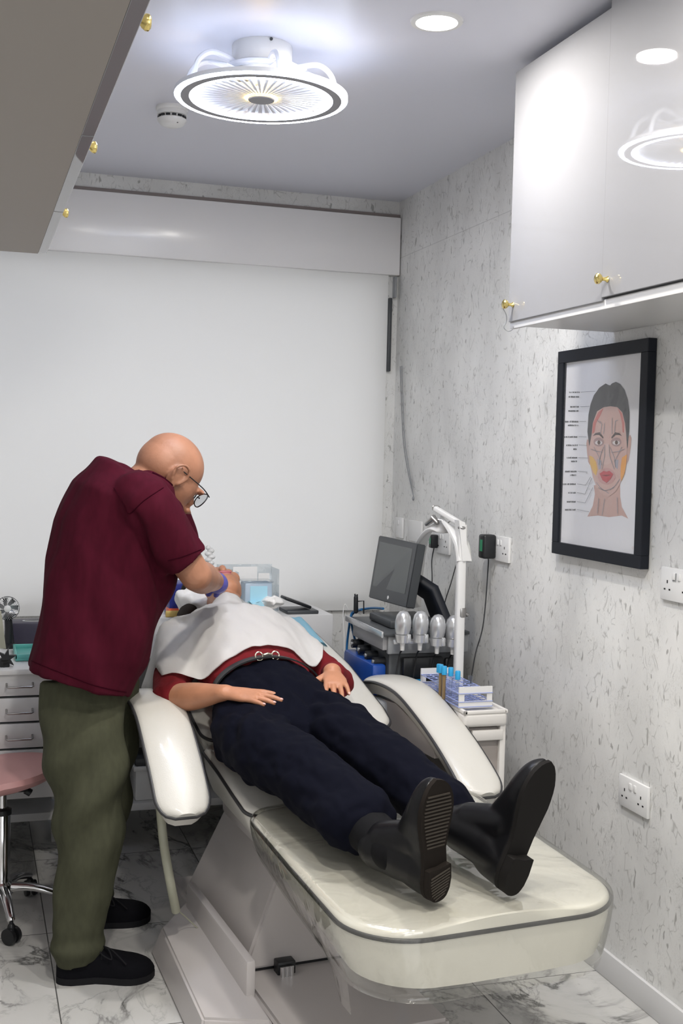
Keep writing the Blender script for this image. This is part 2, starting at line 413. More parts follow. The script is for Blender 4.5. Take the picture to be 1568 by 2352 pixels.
lo = bpy.data.objects.new('blind_backlight', L); C.objects.link(lo); lo.location = ((BX0+BX1)/2, BACK_Y+.32, (BZ0+BZ1)/2); lo.rotation_euler = (math.radians(-90), 0, 0)
struct('wall_left', box(NB(), LEFT_X-.1, LEFT_X, REAR_Y-.1, BACK_Y, 0, CEIL), 'plain', smooth=False)
struct('wall_front', box(box(box(box(NB(), LEFT_X, WALL_X, REAR_Y-.1, REAR_Y, 0, .75), LEFT_X, WALL_X, REAR_Y-.1, REAR_Y, 2.25, CEIL), LEFT_X, LEFT_X+.12, REAR_Y-.1, REAR_Y, .75, 2.25), WALL_X-.12, WALL_X, REAR_Y-.1, REAR_Y, .75, 2.25), 'plain', smooth=False)
b = NB()
for q in ((LEFT_X+.12, LEFT_X+.17, .75, 2.25), (WALL_X-.17, WALL_X-.12, .75, 2.25), (.69, .75, .75, 2.25), (LEFT_X+.12, WALL_X-.12, .75, .80), (LEFT_X+.12, WALL_X-.12, 2.20, 2.25)): box(b, q[0], q[1], REAR_Y-.08, REAR_Y-.02, q[2], q[3])
struct('added_window_1', b, 'satin', smooth=False)  # frame added around the rear fill light, out of view
L = bpy.data.lights.new('rear_fill', 'AREA'); L.shape = 'RECTANGLE'; L.size = 1.7; L.size_y = 1.4; L.energy = FILL_W; L.color = (.97, .98, 1)  # soft fill added behind the camera to even out the room light
lo = bpy.data.objects.new('rear_fill', L); C.objects.link(lo); lo.location = (.72, REAR_Y-.10, 1.5); lo.rotation_euler = (math.radians(90), 0, 0)
struct('baseboard_right', box(NB(), WALL_X-.012, WALL_X, REAR_Y, BACK_Y, 0, .078, .003), 'satin')
struct('baseboard_back', box(NB(), LEFT_X, WALL_X-.012, BACK_Y-.012, BACK_Y, 0, .078, .003), 'satin')
struct('trim_1', box(NB(), LEFT_X, WALL_X, BACK_Y-.012, BACK_Y, 2.468, 2.484, .001), 'trim')

# roller blind box and blind on the back wall
solo('pelmet_panel', box(NB(), LEFT_X+.01, WALL_X-.004, BACK_Y-.035, BACK_Y-.001, 2.225, 2.467, .004), 'pelmet', 'wide glossy white pelmet panel across the top of the back wall', 'panel')
rb = thing('roller_blind', 'large pale grey roller blind covering the back wall below the pelmet', 'blind', (.7, BACK_Y-.03, .9))
b = NB(); g = []
for i in range(41):
    x = LEFT_X+.05+(1.69-LEFT_X-.05)*i/40
    g.append([b.verts.new((x, BACK_Y-.020-.003*math.sin(i*.5), z)) for z in (.80, 1.5, 2.224)])
for i in range(40):
    for k in range(2): b.faces.new((g[i][k], g[i+1][k], g[i+1][k+1], g[i][k+1]))
obj('blind_fabric', b, 'blind', rb, world=True)
obj('end_bracket', box(NB(), 1.712, 1.722, BACK_Y-.045, BACK_Y-.012, 2.13, 2.22, .004), 'grey', rb, world=True)
obj('dark_side_strip', box(NB(), 1.694, 1.708, BACK_Y-.030, BACK_Y-.004, 1.82, 2.13, .003), 'dgrey', rb, world=True)  # narrow dark grey strip along the blind's right edge
b = NB()
for off in (0, .018):
    tube(b, catmull([V(1.732, 4.66-off, 1.84), V(1.733, 4.63-off, 1.65), V(1.733, 4.60-off, 1.52), V(1.733, 4.54-off, 1.40), V(1.734, 4.47, 1.30)], 6), .0022, 6)
obj('pull_cord', b, 'grey', rb, world=True)
ell_b = NB(); ell(ell_b, V(1.731, 4.465, 1.29), (.005, .005, .009)); obj('cord_weight', ell_b, 'grey', rb, world=True)
# ---------------------------------------------------------------- ceiling fixtures
LC = V(.735, 3.09, CEIL)
t = thing('ceiling_fan_light', 'round white LED ceiling light with fan grille and looped arms', 'ceiling light', LC)
b = NB(); lathe(b, [(.078, 0), (.080, -.004), (.080, -.085), (.074, -.09)], 48); obj('mounting_drum', b, 'white', t)
b = NB(); cyl(b, (.004, -.079, -.006), (.004, -.083, -.006), .004); obj('screw', b, 'dgrey', t)
b = NB()
ZR = -.128
for s in (-1, 1):
    for off in (-.03, .03):
        pts = catmull([V(s*.07, off*.6, -.060), V(s*.10, off, -.050), V(s*.145, off*1.4, -.045), V(s*.178, off*1.6, -.070), V(s*.192, off*1.7, ZR+.01)], 8)
        tube(b, pts, .0075, 8)
    o_ = obj('loop_arm', b, 'shade', t); b = NB()
for s in (-1, 1):
    b = NB(); tube(b, catmull([V(0, s*.06, -.07), V(0, s*.12, -.055), V(0, s*.17, -.075), V(0, s*.19, ZR+.01)], 8), .0075, 8); obj('loop_arm', b, 'shade', t)
b.free() if False else None
def ringmesh(r0, r1, z0, z1, seg=96):
    bb = NB(); lathe(bb, [(r0, z0), (r0, z1), (r1, z1), (r1, z0), (r0, z0)], seg, cap=False); return bb
obj('outer_light_ring', ringmesh(.214, .226, ZR-.012, ZR-.008), 'ring', t); obj('ring_housing', ringmesh(.213, .227, ZR-.008, ZR+.001), 'ringside', t)
obj('housing_rim', ringmesh(.2272, .2300, ZR-.009, ZR+.002), 'shade', t)
obj('grey_band', ringmesh(.1905, .2135, ZR-.0125, ZR+.001), 'greyring', t)
obj('inner_light_ring', ringmesh(.176, .190, ZR-.012, ZR-.008), 'ringin', t); obj('inner_housing', ringmesh(.176, .190, ZR-.008, ZR+.004), 'shade', t)
b = NB(); lathe(b, [(.03, -.05), (.078, -.052), (.10, -.062), (.10, -.070), (.05, -.072)], 40); obj('motor_housing', b, 'shade', t)
b = NB(); lathe(b, [(.034, ZR-.014), (.036, ZR-.012), (.036, ZR-.004), (.03, ZR)], 40); obj('hub_cap', b, 'greyring', t)
obj('warm_glow_ring', ringmesh(.037, .046, ZR-.006, ZR), 'warmled', t)
b = NB()
for k in range(44):
    a = 2*PI*k/44; c, s = math.cos(a), math.sin(a)
    q = [V(.045, -.0020, 0), V(.177, -.0042, 0), V(.177, .0042, 0), V(.045, .0020, 0)]
    prism(b, [V(p.x*c-p.y*s, p.x*s+p.y*c, ZR-.004) for p in q], (0, 0, -.004))
obj('grille', b, 'shade', t)
b = NB()
for k in range(5):
    a = 2*PI*k/5
    for i in range(1):
        q = [V(.03, -.02, .012), V(.16, -.045, .02), V(.17, .03, .0), V(.03, .02, -.0)]
        prism(b, [V(p.x*math.cos(a)-p.y*math.sin(a), p.x*math.sin(a)+p.y*math.cos(a), ZR+.03+p.z) for p in q], (0, 0, .003))
obj('fan_blades', b, 'shade', t)

def downlight(x, y, label, first):
    t = thing('recessed_downlight', label, 'downlight', (x, y, CEIL), group='recessed ceiling downlights')
    bb = NB(); lathe(bb, [(.050, -.001), (.052, -.006), (.064, -.005), (.066, 0)], 48, cap=False); obj('trim_ring', bb, 'white', t)
    bb = NB(); lathe(bb, [(.001, -.003), (.051, -.0035), (.051, 0)], 48, cap=False); obj('lens', bb, 'down', t)
downlight(1.095, 2.752, 'round recessed downlight beside the fan light, near the right wall cabinet', True)
downlight(1.05, 1.75, 'added unseen recessed downlight above the foot of the treatment chair', False)  # out-of-view fixture added to light the leg rest from above
downlight(.4, .3, 'added unseen recessed downlight behind the viewer', False)  # out-of-view fixture added for fill from behind the camera
downlight(.40, 1.75, 'added unseen recessed downlight beside the left wall cabinet', False)  # out-of-view fixture added for more overhead light on the left
for (x, y) in ((1.095, 2.752), (1.05, 1.75), (.4, .3), (.40, 1.75)):  # last three lamps serve the added, unseen downlights
    L = bpy.data.lights.new('downlight_lamp', 'AREA'); L.shape = 'DISK'; L.size = .10; L.energy = DOWN_W; L.color = (1, .95, .88)
    lo = bpy.data.objects.new('downlight_lamp', L); C.objects.link(lo); lo.location = (x, y, CEIL-.012)

t = thing('smoke_detector', 'white round smoke detector on the ceiling left of the fan light', 'smoke detector', (.602, 3.735, CEIL))
b = NB(); lathe(b, [(.050, 0), (.051, -.008), (.049, -.012), (.046, -.014)], 40); obj('mounting_plate', b, 'white', t)
b = NB(); lathe(b, [(.046, -.013), (.047, -.022), (.0465, -.026), (.040, -.028), (.040, -.036), (.046, -.038), (.045, -.044), (.036, -.055), (.02, -.061), (.001, -.062)], 40); obj('dome', b, 'white', t)
b = NB()
for k in range(14):
    a = 2*PI*k/14; box(b, -.0065, .0065, -.0045, .0, -.0345, -.029, mtx=Matrix.Rotation(a, 4, 'Z') @ Matrix.Translation((0, .0445, 0)))
obj('vent_slots', b, 'black', t)
b = NB(); ell(b, V(.012, -.034, -.0545), (.0025, .0025, .0015)); obj('indicator', b, 'dgrey', t)

# ---------------------------------------------------------------- wall cabinets
def knob(parent, x, y, z, s, name='knob', sc=1):
    bb = NB(); lathe(bb, [(r_*sc, z_*sc) for r_, z_ in [(.005, 0), (.0075, .001), (.0045, .006), (.004, .014), (.009, .018), (.0125, .023), (.0125, .028), (.009, .031), (.001, .032)]], 20,
                     axis_mtx((x, y, z), (s, 0, 0)))
    return obj(name, bb, 'brass', parent, world=True)
CX0 = 1.41
t = thing('wall_cabinet', 'glossy white wall cabinet with brass knobs, high on the right wall above the picture', 'cabinet', (1.58, 2.3, 1.83))
obj('body', box(NB(), CX0+.019, WALL_X-.001, .9, 2.955, 1.828, 2.520), 'satin', t, world=True, smooth=False)
obj('light_rail', box(NB(), CX0+.006, CX0+.0185, .9, 2.955, 1.819, 1.842, .001), 'satin', t, world=True)
d1 = obj('door', box(NB(), CX0, CX0+.018, 2.455, 2.953, 1.838, 2.512, .0012), 'gloss', t, world=True, smooth=False)
knob(d1, CX0, 2.925, 1.882, -1)
d2 = obj('door', box(NB(), CX0-.003, CX0+.015, 1.96, 2.451, 1.845, 2.537, .0012), 'gloss', t, world=True, smooth=False)
knob(d2, CX0-.003, 2.425, 1.884, -1)
d3 = obj('door', box(NB(), CX0-.003, CX0+.015, 1.465, 1.957, 1.845, 2.537, .0012), 'gloss', t, world=True, smooth=False)
knob(d3, CX0-.003, 1.93, 1.884, -1)
b = NB(); tube(b, catmull([V(1.383, 2.926, 1.882), V(1.382, 2.930, 1.872), V(1.392, 2.93, 1.855), V(1.396, 2.935, 1.838), V(1.391, 2.94, 1.822), V(1.402, 2.938, 1.812), V(1.41, 2.93, 1.814), V(1.413, 2.925, 1.823)], 6), .0014, 6)
solo('wire_hook', b, 'grey', 'thin grey wire hanging from the brass knob at the cabinet corner', 'wire')

ZL = 1.83
pL = atz(107, 584, ZL)
XL = pL.x; YL = pL.y
t = thing('wall_cabinet', 'large grey-looking wall cabinet seen from below at top left, brass knobs on its edge', 'cabinet', (XL-.17, 1.5, ZL))
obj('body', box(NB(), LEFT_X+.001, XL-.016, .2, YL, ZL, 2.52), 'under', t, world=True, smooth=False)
ys = [YL-.003, 1.89, 1.42, .95, .45]
for i in range(4):
    d = obj('door', box(NB(), XL-.0155, XL, ys[i+1]+.002, ys[i]-.001, ZL+.001, 2.515, .001), 'gloss', t, world=True, smooth=False)
    kk = [(158, 483), (222, 330), (346, 40)]
    if i < 3:
        p = atz(*kk[i], ZL+.035); knob(d, XL, min(max(p.y, ys[i+1]+.03), ys[i]-.03), ZL+.030, 1, sc=.62)

# ---------------------------------------------------------------- framed chart
PX = WALL_X-.028
def zp(X, Y, dx=0): return atx(1240+X/4.055, 750+Y/4.055, PX+dx)
y1, y0 = 3.235, 2.735
zt = atx(1281, 808, PX).z; zb = atx(1266, 1270, PX).z
yl = atx(1281, 808, PX).y; yr = atx(1470, 1300, PX).y
t = thing('framed_anatomy_chart', 'black framed facial anatomy chart hanging on the right wall', 'picture', (WALL_X-.015, (yl+yr)/2, zb))
FWt = .036
b = NB()
for (a0, a1, c0, c1) in ((yr, yl, zt-FWt, zt), (yr, yl, zb, zb+FWt), (yr, yr+FWt, zb+FWt, zt-FWt), (yl-FWt, yl, zb+FWt, zt-FWt)):
    box(b, PX, WALL_X-.002, a0, a1, c0, c1, .0015)
obj('frame', b, 'frame', t, world=True, smooth=False)
XP = .012
pr = obj('print', box(NB(), PX+XP, PX+XP+.003, yr+FWt*.8, yl-FWt*.8, zb+FWt*.8, zt-FWt*.8), 'paperprint', t, world=True, smooth=False)
def px_poly(name, pts, col, lay, parent=pr, rough=.5):
    bb = NB(); poly(bb, [zp(x, y, XP-.0004*lay) for x, y in pts]); 
    if isinstance(col, tuple):
        key = 'ink_%s' % name
        if key not in M: M[key] = mat(key, col, rough)
        col = key
    o = obj(name, bb, col, parent, world=True, smooth=False); return o
def arc(cx, cy, rx, ry, a0=0, a1=360, n=24): return [(cx+rx*math.cos(math.radians(a0+(a1-a0)*i/n)), cy+ry*math.sin(math.radians(a0+(a1-a0)*i/n))) for i in range(n+1)]
px_poly('neck', [(500, 1480), (745, 1430), (745, 1580), (760, 1680), (820, 1790), (760, 1760), (640, 1775), (540, 1760), (440, 1770), (490, 1670), (510, 1560)], (.62, .40, .34), 1)
px_poly('ears', [(438, 1050), (430, 1090), (437, 1180), (447, 1260), (463, 1290), (480, 1200), (800, 1290), (822, 1250), (845, 1110), (850, 1040), (838, 1008), (815, 1040), (600, 1100)], (.60, .38, .32), 2)
px_poly('hair', [(500, 640), (550, 570), (610, 530), (638, 545), (652, 548), (668, 530), (705, 515), (745, 535), (785, 590), (815, 680), (832, 800), (830, 950), (815, 1120), (790, 1180), (480, 1180), (455, 1100), (440, 980), (450, 820), (470, 720)], (.045, .045, .045), 3)
px_poly('face', [(480, 1000), (490, 900), (530, 790), (590, 752), (655, 742), (720, 752), (765, 800), (790, 900), (800, 1000), (808, 1120), (800, 1250), (775, 1360), (745, 1460), (700, 1540), (640, 1580), (590, 1570), (530, 1510), (490, 1400), (460, 1260), (457, 1130)], (.66, .44, .38), 4)
px_poly('temple_left', [(484, 1000), (492, 900), (540, 800), (590, 758), (560, 830), (520, 900), (505, 985)], (.62, .20, .17), 5)
px_poly('temple_right', [(780, 990), (785, 900), (762, 806), (720, 758), (745, 820), (762, 900), (768, 985)], (.62, .20, .17), 5)
px_poly('orange_muscle', [(762, 1220), (808, 1190), (800, 1290), (785, 1370), (755, 1440), (748, 1400), (750, 1300)], (.85, .38, .07), 5)
px_poly('yellow_muscle', [(457, 1200), (490, 1215), (520, 1260), (535, 1330), (520, 1390), (495, 1360), (465, 1280)], (.80, .48, .10), 5)
for c, s in ((545, 1), (708, -1)):
    px_poly('eye_socket', arc(c, 1075, 48, 42), (.42, .28, .26), 5)
    px_poly('eye', arc(c, 1082, 34, 20), (.75, .70, .68), 6)
    px_poly('iris', arc(c+2, 1080, 14, 19), (.10, .05, .03), 7)
    px_poly('eyebrow', [(c-s*55, 1020), (c-s*30, 992), (c+s*10, 985), (c+s*45, 1030), (c+s*42, 1045), (c+s*5, 1010), (c-s*28, 1010)], (.09, .06, .05), 6)
px_poly('nose', [(600, 1090), (640, 1090), (650, 1200), (665, 1260), (630, 1285), (590, 1285), (580, 1255), (595, 1200)], (.70, .50, .44), 5)
px_poly('cheek_blue', [(530, 1230), (570, 1250), (565, 1330), (545, 1330)], (.42, .40, .45), 5)
px_poly('cheek_blue', [(690, 1240), (730, 1240), (722, 1330), (700, 1310)], (.42, .40, .45), 5)
px_poly('mouth_ring', arc(618, 1395, 82, 78), (.60, .34, .31), 5)
px_poly('lips', [(552, 1370), (590, 1345), (618, 1352), (645, 1343), (680, 1375), (655, 1420), (618, 1455), (580, 1430)], (.55, .07, .08), 7)
px_poly('mouth_gap', [(570, 1385), (618, 1380), (665, 1382), (618, 1395)], (.25, .03, .03), 8)
b = NB()
def stroke(bb, pts, wd=3.0, lay=8):
    for (xa, ya), (xb, yb) in zip(pts, pts[1:]):
        L = math.hypot(xb-xa, yb-ya) or 1; nx, ny = -(yb-ya)/L*wd/2, (xb-xa)/L*wd/2
        poly(bb, [zp(x, y, XP-.0004*lay) for x, y in ((xa+nx, ya+ny), (xb+nx, yb+ny), (xb-nx, yb-ny), (xa-nx, ya-ny))])
for pts in ([(555, 880), (575, 910), (560, 1000)], [(530, 870), (560, 900)], [(600, 900), (590, 1000)], [(670, 850), (668, 1000)], [(700, 880), (692, 990)], [(725, 870), (700, 880)],
            [(500, 1120), (540, 1200), (575, 1290)], [(590, 1120), (560, 1200), (545, 1290)], [(650, 1120), (690, 1220), (700, 1310)], [(760, 1120), (720, 1200), (690, 1260)],
            [(600, 1100), (600, 1200), (575, 1330)], [(640, 1100), (645, 1200), (690, 1330)], [(540, 1500), (600, 1530), (690, 1500)], [(520, 1450), (560, 1500), (640, 1555)], [(740, 1420), (700, 1480), (650, 1520)],
            [(470, 1140), (520, 1160), (580, 1170)], [(790, 1140), (720, 1165), (660, 1170)], [(545, 1600), (530, 1740)], [(715, 1590), (720, 1740)], [(600, 1600), (575, 1760)]):
    stroke(b, pts, 4.5)
obj('muscle_lines', b, 'greyring', pr, world=True, smooth=False)
b = NB()
rows = [(270, 368, 612, 515, 603), (265, 362, 655, 0, 0), (280, 362, 748, 462, 742), (262, 360, 786, 0, 0), (226, 356, 886, 428, 884), (258, 354, 920, 0, 0), (212, 346, 1028, 432, 1028), (243, 348, 1106, 437, 1108), (308, 345, 1142, 0, 0),
        (247, 345, 1222, 447, 1224), (288, 342, 1256, 0, 0), (232, 340, 1350, 440, 1356), (280, 338, 1384, 0, 0), (210, 334, 1468, 424, 1477), (262, 332, 1548, 418, 1560), (248, 330, 1632, 418, 1643), (232, 330, 1706, 455, 1726)]
rr = random.Random(3)
for (xa, xb, y, le, ly) in rows:
    x = xa
    while x < xb:
        wd = rr.uniform(4, 9); poly(b, [zp(*p, XP-.0008) for p in ((x, y-rr.uniform(4, 9)), (min(x+wd, xb), y-rr.uniform(4, 9)), (min(x+wd, xb), y+7), (x, y+7))]); x += wd+rr.choice((1.5, 1.5, 1.5, 6))
    if le: stroke(b, [(xb+10, y-2), (le, ly)], 3, 9)
stroke(b, [(424, 1477), (470, 1400)], 3, 9); stroke(b, [(418, 1560), (482, 1410)], 3, 9); stroke(b, [(418, 1643), (490, 1500)], 3, 9)
stroke(b, [(700, 2116), (830, 2122)], 7, 3)
obj('caption_marks', b, 'dgrey', pr, world=True, smooth=False)
obj('glass', box(NB(), PX+.004, PX+.0055, yr+FWt*.9, yl-FWt*.9, zb+FWt*.9, zt-FWt*.9), 'glass', t, world=True, smooth=False)

# ---------------------------------------------------------------- sockets on the right wall
def socket(y_left, ztop, label, n=2, wid=.146, ht=.086, group='white wall plates on the right wall', holes=True, switches=True, hide=None):
    t = thing('power_socket', label, 'socket', (WALL_X, y_left-wid/2, ztop-ht), group=group)
    obj('face_plate', box(NB(), WALL_X-.010, WALL_X, y_left-wid, y_left, ztop-ht, ztop, .0025), 'white', t, world=True)
    if holes:
        cz = ztop-ht*.55
        cs = [y_left-wid*.22, y_left-wid*.78] if n == 2 else [y_left-wid/2]
        for c in cs:
            bb = NB()
            for dy, dz, a, c2 in ((0, .010, .0022, .004), (.011, -.010, .0035, .0022), (-.011, -.010, .0035, .0022)):
                box(bb, WALL_X-.0106, WALL_X-.0098, c+dy-a, c+dy+a, cz+dz-c2, cz+dz+c2)
            obj('pin_holes', bb, 'black', t, world=True, smooth=False)
    if switches:
        for c in ([y_left-wid*.42, y_left-wid*.58] if n == 2 else [y_left-wid*.5]):
            obj('rocker_switch', box(NB(), WALL_X-.013, WALL_X-.0095, c-.006, c+.006, ztop-.030, ztop-.012, .001), 'white', t, world=True)
    return t
q = atx(1428, 1776, WALL_X); socket(q.y, q.z+.001, 'double white wall socket low on the right wall above the baseboard')
q = atx(1525, 1300, WALL_X); s_ = socket(q.y, q.z, 'double white wall socket at the right edge, just below the picture')
b = NB()
for k in range(3): box(b, WALL_X-.0112, WALL_X-.0098, q.y-.060-k*.006, q.y-.057-k*.006, q.z-.034, q.z-.012)
obj('indicator_marks', b, 'grey', s_, world=True, smooth=False)
q = atx(1132, 1228, WALL_X); socket(q.y, q.z, 'double white wall socket holding the black plug adaptor beside the arch lamp')
PL1 = V(WALL_X-.010, q.y-.030, q.z-.035)
q = atx(912, 1187, WALL_X); socket(q.y, q.z, 'white single wall plate nearest the blind', 1, .086, holes=False)
q = atx(942, 1193, WALL_X); socket(q.y, q.z, 'blank white double wall plate behind the arch lamp', 2, .146, holes=False, switches=False)
q = atx(1003, 1217, WALL_X); socket(q.y, q.z, 'double white wall socket seen through the arch lamp', 2, .146)
PL2 = V(WALL_X-.010, q.y-.03, q.z-.04)
def adaptor(p, label, cable, clabel, k=1):
    t = thing('plug_adaptor', label, 'plug', (p.x, p.y, p.z-.04))
    obj('body', box(NB(), p.x-.048*k, p.x, p.y-.022*k, p.y+.026*k, p.z-.045*k, p.z+.038*k, .008*k, 3), 'black', t, world=True)
    obj('green_label', box(NB(), p.x-.048*k-.0005, p.x-.048*k+.0005, p.y-.010*k, p.y+.010*k, p.z-.020*k, p.z+.020*k), 'green', t, world=True, smooth=False)
    bb = NB(); tube(bb, catmull([V(p.x-.02*k, p.y, p.z-.045*k)]+cable, 8), .0022, 8); solo('power_cable', bb, 'black', clabel, 'cable')
adaptor(PL1, 'black plug adaptor with a green label in the rightmost high socket', [PL1+V(-.02, -.002, -.075), at(1110, 1430, 3.50), at(1092, 1500, 3.48), at(1080, 1570, 3.45)], 'thin black cable hanging from the right plug adaptor down to the white cart')
adaptor(PL2, 'black plug adaptor inside the arch of the lamp', [PL2+V(-.02, 0, -.08), at(992, 1330, 4.1), at(990, 1370, 4.05), at(984, 1395, 4.0)], 'black cable hanging from the plug inside the arch to the monitor', .62)
b = NB(); tube(b, catmull([atx(1050, 1287, 1.72), at(1035, 1340, 3.95), at(1020, 1390, 3.9), at(1018, 1440, 3.85)], 8), .002, 8)
solo('power_cable', b, 'black', 'thin black cable running down between the arch and its post', 'cable')
# ---------------------------------------------------------------- desk with drawers, left
DY, DZ = 3.90, .745
dx1 = .345
t = thing('drawer_desk', 'white desk with a stack of drawers with steel handles behind the standing man', 'desk', (.0, 4.2, 0))
obj('carcass', box(NB(), LEFT_X+.02, dx1, DY+.02, 4.50, .315, DZ-.02, .001), 'satin', t, world=True, smooth=False)
obj('worktop', box(NB(), LEFT_X+.01, dx1+.01, DY-.01, BACK_Y-.04, DZ-.018, DZ, .002), 'white', t, world=True)
zs = [at(40, y, DY).z for y in (1541, 1601, 1660, 1721, 1780, 1838)]
for i in range(5):
    d = obj('drawer', box(NB(), -.02, dx1-.002, DY, DY+.019, zs[i+1]+.004, zs[i]-.004, .001), 'satin', t, world=True)
    if i < 4:
        hz = (zs[i]*.45+zs[i+1]*.55); hx0 = at(14, 1700, DY).x; hx1 = at(74, 1700, DY).x
        b = NB(); tube(b, [V(hx0, DY, hz+.006), V(hx0, DY-.022, hz), V(hx0+.004, DY-.026, hz-.002), V(hx1-.004, DY-.026, hz-.002), V(hx1, DY-.022, hz), V(hx1, DY, hz+.006)], .0035, 10)
        obj('handle', b, 'steel', d, world=True)
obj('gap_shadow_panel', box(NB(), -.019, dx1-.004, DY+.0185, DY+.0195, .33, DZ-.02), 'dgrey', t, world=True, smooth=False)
rl_ = at(100, 1873, 4.26).z; obj('foot_rail', box(NB(), LEFT_X+.02, .398, 4.24, 4.50, rl_-.012, rl_+.016, .002), 'satin', t, world=True)
for x in (-.22, dx1-.04):
    obj('leg', box(NB(), x, x+.03, 4.40, 4.43, 0, .316), 'satin', t, world=True, smooth=False)
t = thing('storage_sideboard', 'white open shelf unit behind the treatment chair with clutter on top', 'cabinet', (.9, 4.4, 0))
SX0, SX1, SYF, SZT = .42, 1.337, 4.26, .850
rail = at(300, 1850, SYF).z
obj('top_box', box(NB(), SX0, SX1, SYF, BACK_Y-.04, .70, SZT, .004), 'satin', t, world=True)
obj('back_panel', box(NB(), SX0, SX1, BACK_Y-.06, BACK_Y-.045, .12, .70), 'plain', t, world=True, smooth=False)
obj('shelf', box(NB(), SX0, SX1, SYF+.01, BACK_Y-.06, .42, .44, .002), 'satin', t, world=True)
obj('lower_shelf', box(NB(), SX0-.02, 1.08, SYF-.03, BACK_Y-.06, rail-.012, rail+.016, .003), 'satin', t, world=True)
for x in (SX0, SX1-.02): obj('side_panel', box(NB(), x, x+.018, SYF, BACK_Y-.06, rail+.016 if x < 1 else 0, .70, .001), 'satin', t, world=True)
obj('leg', box(NB(), 1.0, 1.03, 4.6, 4.63, 0, rail-.012), 'satin', t, world=True, smooth=False)
t = thing('storage_bin', 'white plastic bin with a dark lining on the lower shelf behind the man', 'bin', (.66, 4.30, rail+.016))
p0 = at(308, 1762, 4.25); p1 = at(360, 1762, 4.25)
b = NB(); q = [(p0.x, 4.25), (p1.x+.06, 4.25), (p1.x+.06, 4.42), (p0.x, 4.42)]
box(b, p0.x+.006, p1.x+.06, 4.255, 4.42, rail+.016, p0.z, .006)
box(b, p0.x-.002, p1.x+.066, 4.247, 4.428, p0.z-.018, p0.z, .004); obj('body', b, 'white', t, world=True)
obj('lining', box(NB(), p0.x+.004, p1.x+.06, 4.253, 4.42, p0.z-.001, p0.z+.030, .008), 'dgrey', t, world=True)

# things on the desk
fc = at(17, 1397, 4.30)
t = thing('desk_fan', 'small black round desk fan at the left end of the desk', 'fan', (fc.x, 4.32, DZ))
rf = .042
b = NB(); lathe(b, [(rf*.97, -.012), (rf, -.008), (rf, .008), (rf*.97, .012)], 48, axis_mtx(fc, (0, -1, 0)), cap=False); obj('cage_rim', b, 'black', t, world=True)
b = NB()
for k in range(36):
    a = 2*PI*k/36; d = V(math.cos(a), 0, math.sin(a)); e = V(math.cos(a+.35), 0, math.sin(a+.35))
    tube(b, [fc+d*.012+V(0, -.013, 0), fc+(d+e)*.5*.026+V(0, -.015, 0), fc+e*rf*.98+V(0, -.011, 0)], .0008, 5)
obj('cage_wires', b, 'silver', t, world=True)
b = NB()
for k in range(7):
    a = 2*PI*k/7; d = V(math.cos(a), 0, math.sin(a)); e = V(-math.sin(a), 0, math.cos(a))
    prism(b, [fc+d*.008, fc+d*.036-e*.008, fc+d*.038+e*.010, fc+d*.012+e*.009], (0, .002, 0))
obj('fan_blades', b, 'dgrey', t, world=True)
b = NB(); lathe(b, [(.012, 0), (.012, .004), (.009, .006), (.001, .0065)], 24, axis_mtx(fc+V(0, -.012, 0), (0, -1, 0))); obj('hub', b, 'white', t, world=True)
b = NB(); limb(b, [fc+V(.003, .012, -.03), V(fc.x+.006, 4.315, DZ+.07), V(fc.x+.008, 4.315, DZ+.012)], [(.014, .012), (.016, .014), (.020, .018)]); lathe(b, [(.028, 0), (.028, .012), (.02, .018)], 24, Matrix.Translation((fc.x+.008, 4.315, DZ)))
obj('stand', b, 'black', t, world=True)
p0 = at(22, 1432, 4.38); p1 = at(115, 1478, 4.38)
t = thing('tissue_box', 'dark purple grey tissue box with a slot in its top on the desk', 'box', ((p0.x+p1.x)/2, 4.43, DZ))
obj('body', box(NB(), p0.x, p1.x+.02, 4.38, 4.50, DZ, p0.z, .005), 'purple', t, world=True)
b = NB(); lathe(b, [(.03, 0), (.03, .0015), (.024, .002), (.024, .0)], 28, Matrix.Translation((p0.x+.085, 4.435, p0.z)) @ Matrix.Diagonal((1.3, .8, 1, 1)), cap=False); obj('slot_rim', b, 'silver', t, world=True)
b = NB(); lathe(b, [(.024, 0), (.024, .0012)], 28, Matrix.Translation((p0.x+.085, 4.435, p0.z)) @ Matrix.Diagonal((1.3, .8, 1, 1))); obj('slot', b, 'black', t, world=True)
p0 = at(18, 1512, 4.05)
t = thing('instrument_tray', 'teal green tray lying on the desk edge behind the man', 'tray', (.24, 4.12, DZ))
bb = NB(); box(bb, .155, .36, 4.03, 4.25, DZ+.001, DZ+.010, .004); obj('base', bb, 'teal', t, world=True)
bb = NB()
for (a, c, e, f) in ((.155, .36, 4.03, 4.037), (.155, .36, 4.243, 4.25), (.155, .162, 4.03, 4.25), (.353, .36, 4.03, 4.25)): box(bb, a, c, e, f, DZ+.008, DZ+.024, .002)
obj('rim', bb, 'teal', t, world=True)
b = NB()
for (x, y, a) in ((.235, 4.10, .4), (.262, 4.12, -.2)):
    prism(b, [V(x, y, DZ+.011), V(x+.03*math.cos(a), y+.03*math.sin(a), DZ+.013), V(x+.02, y+.05, DZ+.025), V(x+.002, y+.03, DZ+.02)], (0, 0, .0015))
solo('paper_wrapper', b, 'white', 'torn white paper wrapper lying in the teal tray', 'paper')
t = thing('lamp_arm', 'pale flat lamp arm with a black star knob at the left edge of the desk', 'lamp arm', (.10, 3.96, DZ))
a_, b_ = at(2, 1395, 3.93), at(3, 1485, 3.93); 
b = NB(); prism(b, [at(-12, 1395, 3.95), at(3, 1405, 3.95), at(14, 1490, 3.95), at(-12, 1490, 3.95)], (0, .012, 0)); obj('arm', b, 'hose', t, world=True, smooth=False)
kc = at(14, 1513, 3.93)
b = NB(); pts = []
